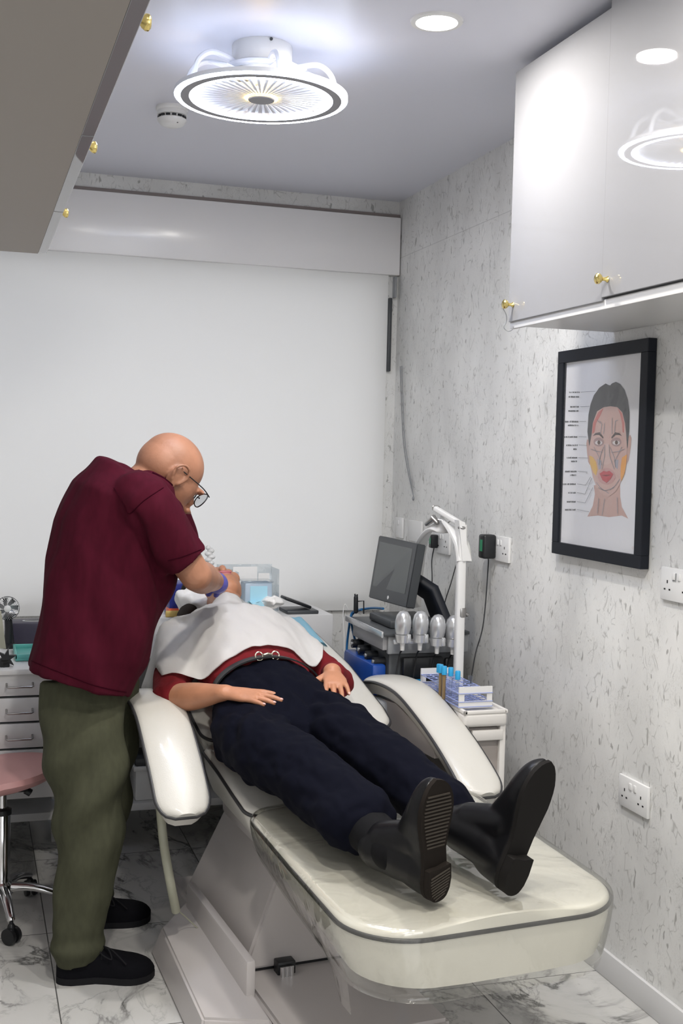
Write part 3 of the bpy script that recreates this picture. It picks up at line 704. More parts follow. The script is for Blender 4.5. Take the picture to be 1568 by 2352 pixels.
for k in range(12):
    r = .034 if k % 2 == 0 else .014; a = 2*PI*k/12+.3; pts.append(kc+V(r*math.cos(a), 0, r*math.sin(a)))
prism(b, pts, (0, .018, 0)); box(b, kc.x-.02, kc.x+.012, 3.93, 3.96, DZ, kc.z, .004); obj('star_knob', b, 'black', t, world=True)

# ---------------------------------------------------------------- clutter on the sideboard top
ZT = SZT
t = thing('acrylic_organiser', 'clear acrylic organiser with papers behind the patient head', 'organiser', (1.03, 4.42, ZT))
p0 = at(512, 1303, 4.39); p1 = at(640, 1378, 4.39); zt2 = p0.z
for nm, bx in (('side_wall', (p0.x, p0.x+.003, 4.39, 4.51, ZT, zt2)), ('side_wall', (p1.x-.003, p1.x, 4.39, 4.51, ZT, zt2-.01)), ('back_wall', (p0.x, p1.x, 4.507, 4.51, ZT, zt2)),
               ('front_wall', (p0.x, p1.x, 4.39, 4.393, ZT, zt2-.07)), ('divider', (p0.x+.06, p0.x+.062, 4.39, 4.51, ZT, zt2-.02))):
    obj(nm, box(NB(), *bx), 'acrylic', t, world=True, smooth=False)
a = at(535, 1302, 4.45); c = at(590, 1340, 4.45)
solo('paper_card', box(NB(), a.x, c.x, 4.45, 4.454, ZT+.001, a.z, 0), 'paper', 'upright white card with small print in the acrylic organiser', 'card')
a = at(594, 1317, 4.46); solo('paper_card', box(NB(), a.x, a.x+.045, 4.465, 4.469, ZT+.001, a.z), 'paper', 'smaller white card to the right in the acrylic organiser', 'card')
t = thing('clear_pouch_box', 'clear pale blue plastic box in front of the organiser', 'box', (1.08, 4.33, ZT))
a = at(560, 1338, 4.31); c = at(622, 1378, 4.31)
obj('body', box(NB(), a.x, c.x, 4.29, 4.37, ZT, a.z, .006), 'boxblue', t, world=True)
obj('lid', box(NB(), a.x-.004, c.x+.004, 4.286, 4.374, a.z, a.z+.008, .003), 'acrylic', t, world=True)
obj('contents_label', box(NB(), a.x+.02, c.x-.02, 4.2885, 4.2898, ZT+.012, a.z-.012), 'mask', t, world=True, smooth=False)
b = NB(); ell(b, at(622, 1383, 4.29), (.045, .03, .022), u=40, v=24)
for v in b.verts: v.co += V(*[noise.noise(v.co*38+V(k*9, 0, 0)) for k in range(3)])*.018
for v in b.verts: v.co.z = max(v.co.z, ZT+.001)
solo('crumpled_tissue', b, 'paper', 'crumpled white tissue beside the clear box', 'tissue')
b = NB(); ell(b, at(590, 1388, 4.28), (.03, .025, .016), u=32, v=18)
for v in b.verts: v.co += V(*[noise.noise(v.co*45+V(k*5, 2, 0)) for k in range(3)])*.016
for v in b.verts: v.co.z = max(v.co.z, ZT+.001)
solo('crumpled_tissue', b, 'mask', 'small crumpled bluish tissue nearest the patient chin', 'tissue')
t = thing('black_device', 'black handheld device on a dark tray at the right of the sideboard top', 'device', (1.22, 4.34, ZT))
a = at(655, 1374, 4.35); c = at(700, 1408, 4.31)
obj('base', box(NB(), a.x-.01, 1.285, 4.28, 4.41, ZT, ZT+.014, .004), 'dgrey', t, world=True)
m_ = Matrix.Translation((a.x+.04, 4.34, ZT+.040)) @ Matrix.Rotation(.35, 4, 'Y')
obj('display', box(NB(), -.055, .055, -.04, .04, -.006, .006, .004, mtx=m_), 'black', t, world=True)
a = at(400, 1340, 4.31)
solo('glove_box', box(NB(), a.x-.02, at(425, 1340, 4.31).x, 4.29, 4.41, ZT, a.z+.002, .004), 'blueb', 'dark blue box standing behind the man elbow', 'box')
a = at(385, 1382, 4.3)
solo('foil_packet', box(NB(), a.x, a.x+.075, 4.28, 4.35, ZT+.001, ZT+.030, .006), 'orange', 'orange red foil packet on the sideboard top', 'packet')
solo('yellow_packet', box(NB(), a.x-.012, a.x+.05, 4.265, 4.277, ZT+.001, ZT+.024, .003), 'yellow', 'yellow packet in front of the orange packet', 'packet')
b = NB()
for k in range(6):
    aa = at(478+(k % 2)*7, 1258+k*7, 4.45); ell(b, aa, (.016-.002*abs(k-3), .012, .010), u=14, v=10)
cyl(b, V(at(482, 1258, 4.45).x, 4.45, ZT), at(482, 1258, 4.45), .010, 14)
solo('spray_bottle', b, 'white', 'white pump bottle behind the man sleeve', 'bottle')

# ---------------------------------------------------------------- pink saddle stool
sc = V(.108, 3.71, 0)
t = thing('saddle_stool', 'pink saddle stool with a chrome five-star base at the left edge', 'stool', sc)
b = NB(); rings = []
for (r, z) in ((.02, -.05), (.09, -.048), (.15, -.026), (.17, -.006), (.165, .010), (.13, .020), (.06, .021), (.001, .020)):
    ring = []
    for k in range(40):
        a = 2*PI*k/40; x = r*math.cos(a); y = r*math.sin(a)*1.05
        zz = z+.035*(abs(y)/.17)**2*0 + (-.055*max(0, (-x-.0))/.17) + (.018*(x/.17) if x > 0 else 0)
        ring.append(b.verts.new((x, y, .462+zz)))
    rings.append(ring)
for A, B in zip(rings, rings[1:]):
    for k in range(40): b.faces.new((A[k], A[(k+1) % 40], B[(k+1) % 40], B[k]))
b.faces.new(rings[0]); b.faces.new(rings[-1])
obj('seat', b, 'pink', t)
b = NB(); lathe(b, [(.045, .405), (.045, .412), (.02, .418)], 24); box(b, .0, .075, -.015, .015, .398, .408, .002); cyl(b, (.07, .0, .40), (.085, 0, .39), .012, 12); obj('mechanism', b, 'black', t)
b = NB(); lathe(b, [(.014, .30), (.014, .41)], 24); obj('piston', b, 'chrome', t)
b = NB(); lathe(b, [(.026, .10), (.026, .335), (.022, .34)], 28); obj('column', b, 'chrome', t)
b = NB(); lathe(b, [(.029, .33), (.029, .345), (.018, .35)], 28); obj('column_collar', b, 'black', t)
b = NB(); lathe(b, [(.035, .08), (.035, .112), (.027, .12)], 28); obj('base_hub', b, 'chrome', t)
for k in range(5):
    a = math.radians(-83+72*k); d = V(math.cos(a), math.sin(a), 0)
    L_ = obj('leg', limb(NB(), *resmooth([d*.02+V(0, 0, .10), d*.10+V(0, 0, .098), d*.19+V(0, 0, .070)], [(.018, .016), (.016, .012), (.012, .010)])), 'chrome', t)
    b = NB(); e = V(-math.sin(a+.7), math.cos(a+.7), 0)
    for s in (-1, 1): lathe(b, [(.008, -.007), (.024, -.006), (.025, 0), (.024, .006), (.008, .007)], 20, axis_mtx(d*.20+e*s*.012+V(0, 0, .0255), e))
    ell(b, d*.195+V(0, 0, .046), (.012, .012, .016)); cyl(b, d*.195+V(0, 0, .05), d*.195+V(0, 0, .07), .006, 10)
    obj('caster', b, 'black', L_)

# ---------------------------------------------------------------- white cart, tube rack
CZ = .680
cp = at(1162, 1625, 3.27); cx1 = cp.x; cx0 = 1.452
t = thing('utility_cart', 'white plastic utility cart between the treatment chair and the right wall', 'cart', ((cx0+cx1)/2, 3.46, 0))
obj('top_tray', box(NB(), cx0, cx1+.004, 3.262, 3.685, CZ-.045, CZ, .012, 3), 'warmw', t, world=True)
b = NB()
for s in ((cx0, cx0+.012, 3.262, 3.685), (cx1-.008, cx1+.004, 3.262, 3.685), (cx0, cx1, 3.262, 3.272), (cx0, cx1, 3.676, 3.685)): box(b, s[0], s[1], s[2], s[3], CZ-.004, CZ+.008, .003)
obj('tray_lip', b, 'warmw', t, world=True)
obj('drawer_front', box(NB(), cx0+.03, cx1-.008, 3.266, 3.28, CZ-.088, CZ-.055, .004), 'warmw', t, world=True)
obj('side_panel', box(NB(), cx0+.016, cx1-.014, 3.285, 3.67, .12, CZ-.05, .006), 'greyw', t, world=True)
for (x, y) in ((cx1-.018, 3.27), (cx0, 3.27), (cx1-.018, 3.66), (cx0, 3.66)): obj('corner_post', box(NB(), x, x+.020, y, y+.022, .07, CZ-.04, .004), 'warmw', t, world=True)
obj('lower_shelf', box(NB(), cx0, cx1, 3.265, 3.68, .30, .335, .006), 'warmw', t, world=True)
obj('bottom_shelf', box(NB(), cx0, cx1, 3.265, 3.68, .075, .12, .008), 'warmw', t, world=True)
for (x, y) in ((cx1-.02, 3.29), (cx0+.02, 3.29), (cx1-.02, 3.65), (cx0+.02, 3.65)):
    b = NB(); lathe(b, [(.008, -.01), (.03, -.009), (.03, .009), (.008, .01)], 20, axis_mtx((x, y, .030), (1, 0, 0))); cyl(b, (x, y, .03), (x, y, .08), .008, 10); obj('caster', b, 'dgrey', t, world=True)
ra = at(1043, 1600, 3.31); rb2 = at(1123, 1600, 3.31); rx0, rx1 = ra.x+.012, rb2.x+.006
RY0, RY1 = 3.30, 3.62; RT = at(1080, 1578, 3.30).z; RZ = CZ+.0085
t = thing('test_tube_rack', 'white and translucent violet test tube rack on the white cart', 'rack', ((rx0+rx1)/2, 3.48, RZ))
for y, nm in ((RY0, 1), (RY1, 2)):
    b = NB(); hz = (RZ+RT)/2
    hx = lambda i, n: (rx0+rx1)/2+.030*math.cos(2*PI*i/n); O_ = [(rx0, RZ), (rx1, RZ), (rx1, RT), (rx0, RT)]
    q0 = [(rx0+.012+(rx1-rx0-.024)*k, hz+dz) for k, dz in ((0, 0), (.08, -.012), (.92, -.012), (1, 0), (.92, .010), (.08, .010))]
    box(b, rx0, rx1, y, y+.006, RZ, hz-.012, 0); box(b, rx0, rx1, y+.0002, y+.0062, hz+.010, RT, 0); box(b, rx0+.0002, rx0+.018, y+.0004, y+.0058, hz-.013, hz+.011, 0); box(b, rx1-.018, rx1-.0002, y+.0004, y+.0058, hz-.013, hz+.011, 0)
    obj('end_plate', b, 'white', t, world=True, smooth=False)
for z in (RT-.020, RZ+.020, RZ+.004):
    b = NB(); nx, ny = 4, 12
    for i in range(nx+1): box(b, rx0+(rx1-rx0)*i/nx-.002, rx0+(rx1-rx0)*i/nx+.002, RY0, RY1, z-.001, z+.001)
    for j in range(ny+1): box(b, rx0, rx1, RY0+(RY1-RY0)*j/ny-.002, RY0+(RY1-RY0)*j/ny+.002, z-.001, z+.001)
    obj('grid_shelf', b, 'violet', t, world=True, smooth=False)
tubes = [(1012, 1541, 3.43, 1), (1020, 1545, 3.40, 1), (1035, 1548, 3.40, 0), (1051, 1556, 3.37, 0), (1008, 1540, 3.47, 0)]
for i, (x, y, Y, am) in enumerate(tubes):
    p = at(x, y, Y)
    lab = ['blue capped blood tube with amber content, left of the pair', 'blue capped blood tube with amber content, right of the pair', 'blue capped clear tube in the middle of the rack', 'blue capped clear tube nearest the arch lamp post', 'blue capped clear tube furthest left in the rack'][i]
    t = thing('test_tube', lab, 'test tube', (p.x, Y, RZ+.005), group='blue capped tubes in the rack')
    b = NB(); lathe(b, [(.001, RZ+.006), (.0055, RZ+.012), (.0058, p.z)], 16, Matrix.Translation((p.x, Y, 0))); obj('glass_tube', b, 'amber' if am else 'acrylic', t, world=True)
    b = NB(); lathe(b, [(.0085, p.z-.006), (.0085, p.z+.018), (.007, p.z+.021)], 18, Matrix.Translation((p.x, Y, 0))); obj('cap', b, 'lblue', t, world=True)
b = NB(); p = at(1080, 1560, 3.44); cyl(b, V(p.x, 3.44, CZ+.001), p+V(0, 0, .012), .008, 14)
solo('clear_connector', b, 'acrylic', 'clear cylindrical connector standing behind the rack end plate', 'connector')

# ---------------------------------------------------------------- arch lamp
AY = 3.66
pb = at(1047, 1592, AY); ptp = at(1062, 1205, AY)
t = thing('arch_lamp', 'white arch lamp with a phone clamp on a white post beside the machine', 'lamp', (pb.x, AY, CZ))
b = NB(); limb(b, [V(pb.x+.006, AY, CZ-.0), V(ptp.x-.002, AY, ptp.z)], [(.0155, .0155)]*2, V(0, 1, 0), cap='flat', power=4); obj('post', b, 'white', t, world=True)
b = NB(); pq = at(1058, 1406, AY); lathe(b, [(.017, -.016), (.018, -.012), (.018, .012), (.017, .016)], 24, Matrix.Translation((pq.x, AY, pq.z))); cyl(b, (pq.x, AY, pq.z), (pq.x+.026, AY, pq.z-.01), .007, 12); obj('clamp_collar', b, 'steel', t, world=True)
b = NB(); pts = []
pa = [(1066, 1290, 3.66), (1060, 1250, 3.68), (1042, 1218, 3.72), (1012, 1204, 3.80), (985, 1217, 3.88), (967, 1250, 3.96), (958, 1300, 4.02), (952, 1350, 4.05), (950, 1395, 4.06)]
for q in catmull([at(*k) for k in pa], 6): pts.append(q)
limb(b, pts, [(.032, .010)]*len(pts), V(.35, -.94, .0), cap='flat', power=4); obj('arch', b, 'white', t, world=True)
b = NB(); prism(b, [at(1054, 1195, AY-.02), at(1068, 1200, AY-.02), at(1072, 1250, AY-.02), at(1083, 1288, AY-.02), at(1062, 1289, AY-.02)], (0, .04, 0)); obj('fin', b, 'white', t, world=True, smooth=False)
b = NB(); a, c = at(1000, 1168, 3.78), at(1062, 1206, 3.66); limb(b, [a, c], [(.011, .009)]*2, power=4, cap='flat'); obj('clamp_bar', b, 'white', t, world=True)
b = NB(); tube(b, catmull([at(994, 1172, 3.78), at(994, 1163, 3.78), at(1004, 1162, 3.78), at(1010, 1166, 3.78)], 5), .0022, 6)
tube(b, catmull([at(1005, 1193, 3.76), at(1016, 1196, 3.75), at(1025, 1202, 3.74), at(1037, 1194, 3.72)], 5), .0022, 6)
tube(b, catmull([at(1052, 1205, 3.66), at(1058, 1198, 3.66), at(1067, 1203, 3.66), at(1069, 1215, 3.66)], 5), .0025, 6); obj('clamp_wire', b, 'steel', t, world=True)
b = NB(); limb(b, [at(980, 1203, 3.84), at(996, 1190, 3.80), at(1003, 1200, 3.79)], [.009, .012, .009]); obj('clamp_head', b, 'steel', t, world=True)
b = NB(); ell(b, at(1060, 1212, 3.65), (.014, .014, .008)); obj('clamp_knob', b, 'steel', t, world=True)

# ---------------------------------------------------------------- aesthetic machine on its trolley
tc = at(805, 1416, 4.15); tn = at(915, 1478, 3.72)
MX0, MX1, MY0, MY1, MZ = 1.36, 1.68, 3.75, 4.16, .855
t = machine = thing('treatment_machine', 'grey treatment machine on a trolley with touch monitor and four silver handpieces', 'machine', (1.52, 3.95, 0))
obj('tray', box(NB(), MX0, MX1, MY0, MY1, MZ-.012, MZ, .003), 'dgrey', t, world=True)
obj('tray_edge', box(NB(), MX0-.008, MX0, MY0, MY1, MZ-.016, MZ+.006, .002), 'silver', t, world=True)
obj('front_panel', box(NB(), MX0+.02, MX1, MY0+.01, MY0+.03, MZ-.075, MZ-.012, .004), 'grey', t, world=True)
obj('side_skirt', box(NB(), MX0+.004, MX0+.02, MY0+.02, MY1-.06, MZ-.062, MZ-.012, .002), 'greyp', t, world=True)
obj('console', box(NB(), MX0+.03, MX1-.02, MY0+.03, MY1-.03, .12, MZ-.07, .01), 'dgrey', t, world=True)
obj('base', box(NB(), MX0, MX1, MY0, MY1, .06, .12, .01), 'grey', t, world=True)
for (x, y) in ((MX0+.03, MY0+.03), (MX1-.03, MY0+.03), (MX0+.03, MY1-.03), (MX1-.03, MY1-.03)):
    b = NB(); lathe(b, [(.008, -.01), (.03, -.009), (.03, .009), (.008, .01)], 20, axis_mtx((x, y, .030), (1, 0, 0))); obj('caster', b, 'black', t, world=True)
for k in range(4):
    y = MY1-.10-k*.08; z = MZ-.085-k*.008
    b = NB(); cyl(b, (MX0+.03, y, z), (MX0-.012, y, z), .016, 16); obj('hose_socket', b, 'black', t, world=True)
    b = NB(); cyl(b, (MX0-.012, y, z), (MX0-.016, y, z), .007, 12); obj('socket_cap', b, 'silver', t, world=True)
b = NB(); box(b, 1.43, 1.58, MY0-.012, MY0+.01, MZ-.155, MZ-.085, .006); obj('rocker_panel', b, 'black', t, world=True)
b = NB(); box(b, 1.585, 1.625, MY0-.014, MY0+.008, MZ-.15, MZ-.09, .008); lathe(b, [(.006, 0), (.012, .002), (.013, .006), (.008, .008)], 18, axis_mtx((1.605, MY0-.014, MZ-.12), (0, -1, 0))); obj('power_inlet', b, 'black', t, world=True)
# monitor (faces -x, leaning back)
mt = V(1.488, 4.01, 1.175); 
t2 = thing('touch_monitor', 'dark grey touch monitor leaning back on the machine tray', 'monitor', (1.50, 4.0, MZ))
L0, L1, B0, B1 = at(870, 1230, 4.20), at(958, 1249, 3.80), at(846, 1372, 4.20), at(932, 1396, 3.83)
def quad_lerp(u, v, dx=0): 
    p = (L0*(1-u)+L1*u)*(1-v)+(B0*(1-u)+B1*u)*v
    return p+MN*dx
MN = (L1-L0).cross(B0-L0).normalized()
if MN.x < 0: MN = -MN
b = NB(); q = [quad_lerp(u, v) for u, v in ((0, 0), (1, 0), (1, 1), (0, 1))]; prism(b, q, MN*.034); bmesh.ops.bevel(b, geom=b.edges[:], offset=.003, segments=2, affect='EDGES'); obj('housing', b, 'dgrey', t2, world=True)
b = NB(); prism(b, [quad_lerp(u, v, -.0012) for u, v in ((.06, .09), (.92, .09), (.92, .80), (.06, .80))], MN*.001); obj('screen', b, 'screen', t2, world=True, smooth=False)
b = NB(); lathe(b, [(.007, 0), (.007, .0015), (.001, .0018)], 20, axis_mtx(quad_lerp(.52, .92), -MN)); obj('badge', b, 'white', t2, world=True)
b = NB(); m0 = quad_lerp(.7, .55, .034); m1 = V(1.62, 3.85, MZ+.01)
limb(b, [m0, m0*.5+m1*.5+V(.02, 0, .03), m1], [(.05, .02), (.06, .022), (.07, .02)], V(1, 0, .3), power=4, cap='flat'); obj('stand_neck', b, 'frame', t2, world=True)
b = NB(); box(b, 1.415, 1.60, 3.84, 4.07, MZ, MZ+.030, .008); obj('stand_foot', b, 'dgrey', t2, world=True)
# handpieces with holders
hp = [(925, 1440, 3.69), (965, 1440, 3.692), (1004, 1448, 3.694), (1040, 1450, 3.70)]
labs = ['silver handpiece nearest the monitor, first in the row', 'silver handpiece second in the row of four', 'silver handpiece third in the row of four', 'silver handpiece partly behind the white post, last in the row']
hold = thing('handpiece_rail', 'silver rail of four cradle holders fixed on the front of the machine', 'holder', (1.50, 3.71, MZ-.05))
b = NB(); box(b, at(905, 1465, 3.72).x, at(1050, 1465, 3.72).x, 3.722, 3.737, MZ-.035, MZ-.018, .003); obj('rail', b, 'silver', hold, world=True)
for i, (x, y, Y) in enumerate(hp):
    p = at(x, y, Y)
    t = thing('handpiece', labs[i], 'handpiece', p-V(0, 0, .08), group='silver treatment handpieces')
    b = NB(); lathe(b, [(.001, .057), (.014, .053), (.0235, .040), (.028, .018), (.0275, -.005), (.023, -.028), (.018, -.045), (.013, -.054)], 28, Matrix.Translation(p) @ Matrix.Rotation(.12, 4, 'X')); obj('head', b, 'silver', t, world=True)
    b = NB(); lathe(b, [(.012, -.045), (.008, -.062), (.007, -.080)], 18, Matrix.Translation(p)); obj('stem', b, 'white', t, world=True)
    bb = NB()
    lathe(bb, [(.0205, -.045), (.0255, -.020), (.027, -.020), (.0225, -.047), (.0205, -.045)], 24, Matrix.Translation(p+V(.0, 0, -.005)), cap=False)
    box(bb, p.x+.008, p.x+.022, p.y-.024, p.y-.016, p.z-.052, p.z-.022, .003)
    box(bb, p.x-.006, p.x+.006, p.y+.014, 3.722, p.z-.048, p.z-.035, .002)
    obj('cradle', bb, 'silver', hold, world=True)
    bb = NB(); tube(bb, catmull([p+V(0, 0, -.078), p+V(0, .03, -.11), V(p.x-.01, 3.725, MZ-.20), V(p.x, 3.725, MZ-.34), V(p.x-.03, 3.73, .32)], 6), .003, 8); obj('lead', bb, 'black', t, world=True)
b = NB(); limb(b, [V(1.37, 4.02, .42), V(1.37, 4.02, .72)], [(.09, .035), (.10, .04)], V(1, 0, 0), power=4, cap='flat'); 
p_ = at(890, 1530, 3.73)
b.free(); b = NB(); box(b, at(836, 1500, 3.98).x-.01, MX0-.003+.0, 3.80, 4.10, .40, MZ-.11, .02)
b.free(); b = NB(); box(b, 1.335, MX0+.028, 3.79, 4.12, .38, MZ-.115, .012); obj('side_container', b, 'blue', machine, world=True)['label'] = 'dark blue side container'
b = NB(); box(b, 1.40, 1.50, 3.722, 3.748, .60, MZ-.16, .008); obj('front_container', b, 'lblueb', machine, world=True)['label'] = 'bright blue front container'
b = NB(); tube(b, catmull([at(880, 1398, 4.0), at(850, 1397, 4.12), at(812, 1405, 4.18), at(806, 1425, 4.16), at(815, 1470, 4.12), at(830, 1520, 4.08), at(850, 1560, 4.0)], 8), .0045, 8); solo('blue_hose', b, 'hoseblue', 'blue hose looping over the corner of the machine tray', 'hose')
b = NB(); tube(b, catmull([at(830, 1400, 4.12), at(808, 1412, 4.19), at(800, 1450, 4.18), at(796, 1500, 4.16), at(800, 1560, 4.10)], 8), .0045, 8); solo('blue_hose', b, 'hoseblue', 'second blue hose hanging straight down at the far corner of the machine tray', 'hose')
b = NB(); tube(b, catmull([at(800, 1400, 4.2), at(792, 1388, 4.2), at(788, 1410, 4.2), at(790, 1460, 4.18), at(790, 1520, 4.16)], 8), .0018, 6); solo('white_wire', b, 'white', 'thin white wire looping beside the blue hoses', 'wire')
t = thing('black_probe', 'small black probe in a holder at the far corner of the machine tray', 'probe', at(817, 1400, 4.12))
b = NB(); limb(b, [at(817, 1404, 4.12), at(817, 1372, 4.12)], [.009, .008]); cyl(b, at(815, 1372, 4.12), at(815, 1364, 4.12), .003, 8); cyl(b, at(820, 1372, 4.12), at(820, 1365, 4.12), .003, 8); obj('handle', b, 'black', t, world=True)
b = NB(); tube(b, [at(822, 1381, 4.12), at(835, 1380, 4.12), at(835, 1410, 4.12)], .0025, 6); obj('holder', b, 'black', t, world=True)
# ---------------------------------------------------------------- treatment chair
OX, OY, RZ_ = 1.05, 2.17, .085
TO = Matrix.Translation((OX, OY, 0)) @ Matrix.Rotation(RZ_, 4, 'Z')
chair = thing('treatment_chair', 'ivory leather reclining treatment chair with charcoal piping under a clear plastic cover', 'chair', (OX, OY, 0), RZ_)
CX_ = .028
def interp(tab, y):
    if y <= tab[0][0]: return tab[0][1:]
    for a, b in zip(tab, tab[1:]):
        if y <= b[0]:
            k = (y-a[0])/(b[0]-a[0]); return tuple(a[i]*(1-k)+b[i]*k for i in range(1, len(a)))
    return tab[-1][1:]
def pad(name, tab, ys, corner0=.1, corner1=.03, mtl='leather', parent=chair, pipe=True, crown=.012, er=.022, inset=.03, grow=0, openb=False, drop=0):
    """tab rows: y, halfwidth, ztop, thickness"""
    y0, y1 = ys[0], ys[-1]; b = NB(); rings = []; edgeL, edgeR = [], []
    for y in ys:
        hw, zt, th = interp(tab, y); zt += grow; hw += grow; th += drop
        def cw(d, c): return c*(1-math.sqrt(max(0, 1-((c-d)/c)**2))) if d < c else 0
        hw -= cw(y-y0, corner0)+cw(y1-y, corner1)
        pr = []
        n = 10
        for i in range(n+1):
            x = (hw-er)*i/n; pr.append((x, zt+crown*(1-(i/n)**2)))
        for k in range(1, 6):
            a = PI/2*(1-k/5); pr.append((hw-er+er*math.cos(a), zt-er*.8+er*.8*math.sin(a)))
        for k in range(1, 7):
            f = k/6; pr.append((hw-inset*f**1.8, zt-er*.8-(th-er*.8)*f))
        if not openb: pr += [(hw*.5, zt-th-.002), ]
        prof = [(-x, z) for x, z in pr[:0:-1]]+pr
        rings.append([b.verts.new((CX_+x, y, z)) for x, z in prof])
        edgeR.append(V(CX_+hw+.001, y, zt-er*.8)); edgeL.append(V(CX_-hw-.001, y, zt-er*.8))
    for A, B in zip(rings, rings[1:]):
        for k in range(len(A)-1): b.faces.new((A[k], A[k+1], B[k+1], B[k]))
        if not openb: b.faces.new((A[-1], A[0], B[0], B[-1]))
    if openb:
        b.faces.new(rings[0][::-1])
    else:
        b.faces.new(rings[0][::-1]); b.faces.new(rings[-1])
    if not openb:
        pass
    o = obj(name, b, mtl, parent)
    if pipe:
        loop = catmull(edgeL[::-1]+edgeR, 3)
        bb = NB()
        loop = edgeL[::-1]+edgeR
        tube(bb, loop, .0052, 10, closed=False)
        obj('piping', bb, 'piping', o)
    return o
def yrange(y0, y1, c0, c1):
    ys = [y0+c0*(1-math.cos(PI/2*k/12)) for k in range(12)]
    n = 14; a, b_ = y0+c0, y1-c1
    ys += [a+(b_-a)*k/n for k in range(n+1)]
    ys += [y1-c1*(1-math.cos(PI/2*(1-k/6))) for k in range(1, 7)]
    return sorted(set(round(q, 5) for q in ys))
legtab = [(-.0, .328, .505, .120), (.12, .328, .508, .120), (.45, .328, .526, .105), (.76, .322, .542, .085)]
pad('leg_rest', legtab, yrange(.0, .755, .15, .05), .15, .05, 'legleather')
seattab = [(.79, .312, .535, .09), (.90, .315, .556, .10), (1.05, .315, .582, .12), (1.24, .312, .600, .13)]
pad('seat_cushion', seattab, yrange(.775, 1.235, .05, .03), .05, .03, 'leather')
backtab = [(1.22, .305, .625, .10), (1.3, .312, .660, .10), (1.6, .31, .755, .09), (1.9, .285, .835, .08), (2.06, .24, .868, .07)]
pad('backrest', backtab, yrange(1.225, 2.01, .04, .10), .04, .10, 'leather')
headtab = [(2.0, .14, .885, .03), (2.30, .14, .915, .03)]
pad('headrest', headtab, yrange(2.02, 2.22, .04, .06), .04, .06, 'leather')
# clear cover over the leg rest and seat front
cov = pad('clear_cover', legtab, yrange(-.008, .76, .155, .05), .155, .05, 'clear', chair, False, .013, .024, .030, grow=.007, openb=True, drop=.035)
sf = cov.modifiers.new('thickness', 'SOLIDIFY'); sf.thickness = .0008
cov.data['note'] = 'cover'
b = NB(); g = []
for j in range(13):
    y = .10+.66*j/12; hw, zt, th = interp(legtab, y); dz = .075*math.exp(-((y-.13)/.07)**2)
    g.append([b.verts.new((CX_-hw+.010+.012*k/4, y, zt-th+.0-(.02+dz)*k/4)) for k in range(5)])
for A, B in zip(g, g[1:]):
    for k in range(4): b.faces.new((A[k], A[k+1], B[k+1], B[k]))
bmesh.ops.solidify(b, geom=b.faces[:], thickness=.0008)
obj('cover_flap', b, 'clear', chair)
b = NB(); box(b, -.16, .19, .20, 1.20, .38, .43, .02); box(b, -.22, .25, .85, 1.25, .38, .47, .03); obj('under_frame', b, 'base', chair)
# armrests
def armrest(sx, pts, hw):
    P = catmull(pts, 7); b = NB(); rings = []; n = len(P); eL, eR, eB = [], [], []
    for i, p in enumerate(P):
        a = P[max(i-1, 0)]; c = P[min(i+1, n-1)]; d = (c-a).normalized(); up = V(0, -d.z, d.y)
        if up.z < 0: up = -up
        s_ = i/(n-1); dist = (p-P[0]).length; e = (p-P[-1]).length
        w_ = hw*(1-.0*s_)
        r0 = .065
        if dist < r0: w_ -= hw*.62*(1-math.sqrt(max(0, 1-((r0-dist)/r0)**2)))
        if e < .04: w_ -= hw*.5*(1-math.sqrt(max(0, 1-((.04-e)/.04)**2)))
        th = .042
        prof = [(w_*math.cos(q), .020*math.sin(q)) for q in [PI*k/12 for k in range(13)]]+[(-w_*.97, -.012), (-w_*.80, -th), (w_*.80, -th), (w_*.97, -.012)]
        rings.append([b.verts.new(p+V(x, 0, 0)+up*z) for x, z in prof])
        eL.append(p+V(-w_-.001, 0, 0)+up*-.002); eR.append(p+V(w_+.001, 0, 0)+up*-.002)
    for A, B in zip(rings, rings[1:]):
        for k in range(len(A)): b.faces.new((A[k], A[(k+1) % len(A)], B[(k+1) % len(A)], B[k]))
    b.faces.new(rings[0][::-1]); b.faces.new(rings[-1])
    o = obj('armrest', b, 'leather', chair)
    bb = NB(); tube(bb, eL[::-1]+eR, .0052, 10); obj('piping', bb, 'piping', o)
    bb = NB(); q = pts[-2]
    box(bb, min(sx*.32, sx*.42), max(sx*.32, sx*.42), 1.36, 1.46, .56, .66, .015); box(bb, sx*.42-.03, sx*.42+.03, 1.33, 1.49, .60, .68, .012)
    obj('bracket', bb, 'grey', o)
armrest(-1, [V(-.422, .885, .500), V(-.422, .96, .572), V(-.425, 1.06, .658), V(-.425, 1.16, .718), V(-.425, 1.27, .738), V(-.425, 1.40, .722), V(-.425, 1.50, .69)], .073)
armrest(1, [V(.432, .80, .500), V(.432, .88, .553), V(.431, 1.0, .616), V(.430, 1.14, .672), V(.430, 1.28, .710), V(.430, 1.43, .713), V(.430, 1.56, .690)], .067)
b = NB(); prism(b, [V(.375, 1.02, .56), V(.375, 1.62, .56), V(.375, 1.62, .645), V(.375, 1.30, .668), V(.375, 1.12, .63), V(.375, 1.02, .585)], (.02, 0, 0)); obj('armrest_support', b, 'greyw', chair, smooth=False)
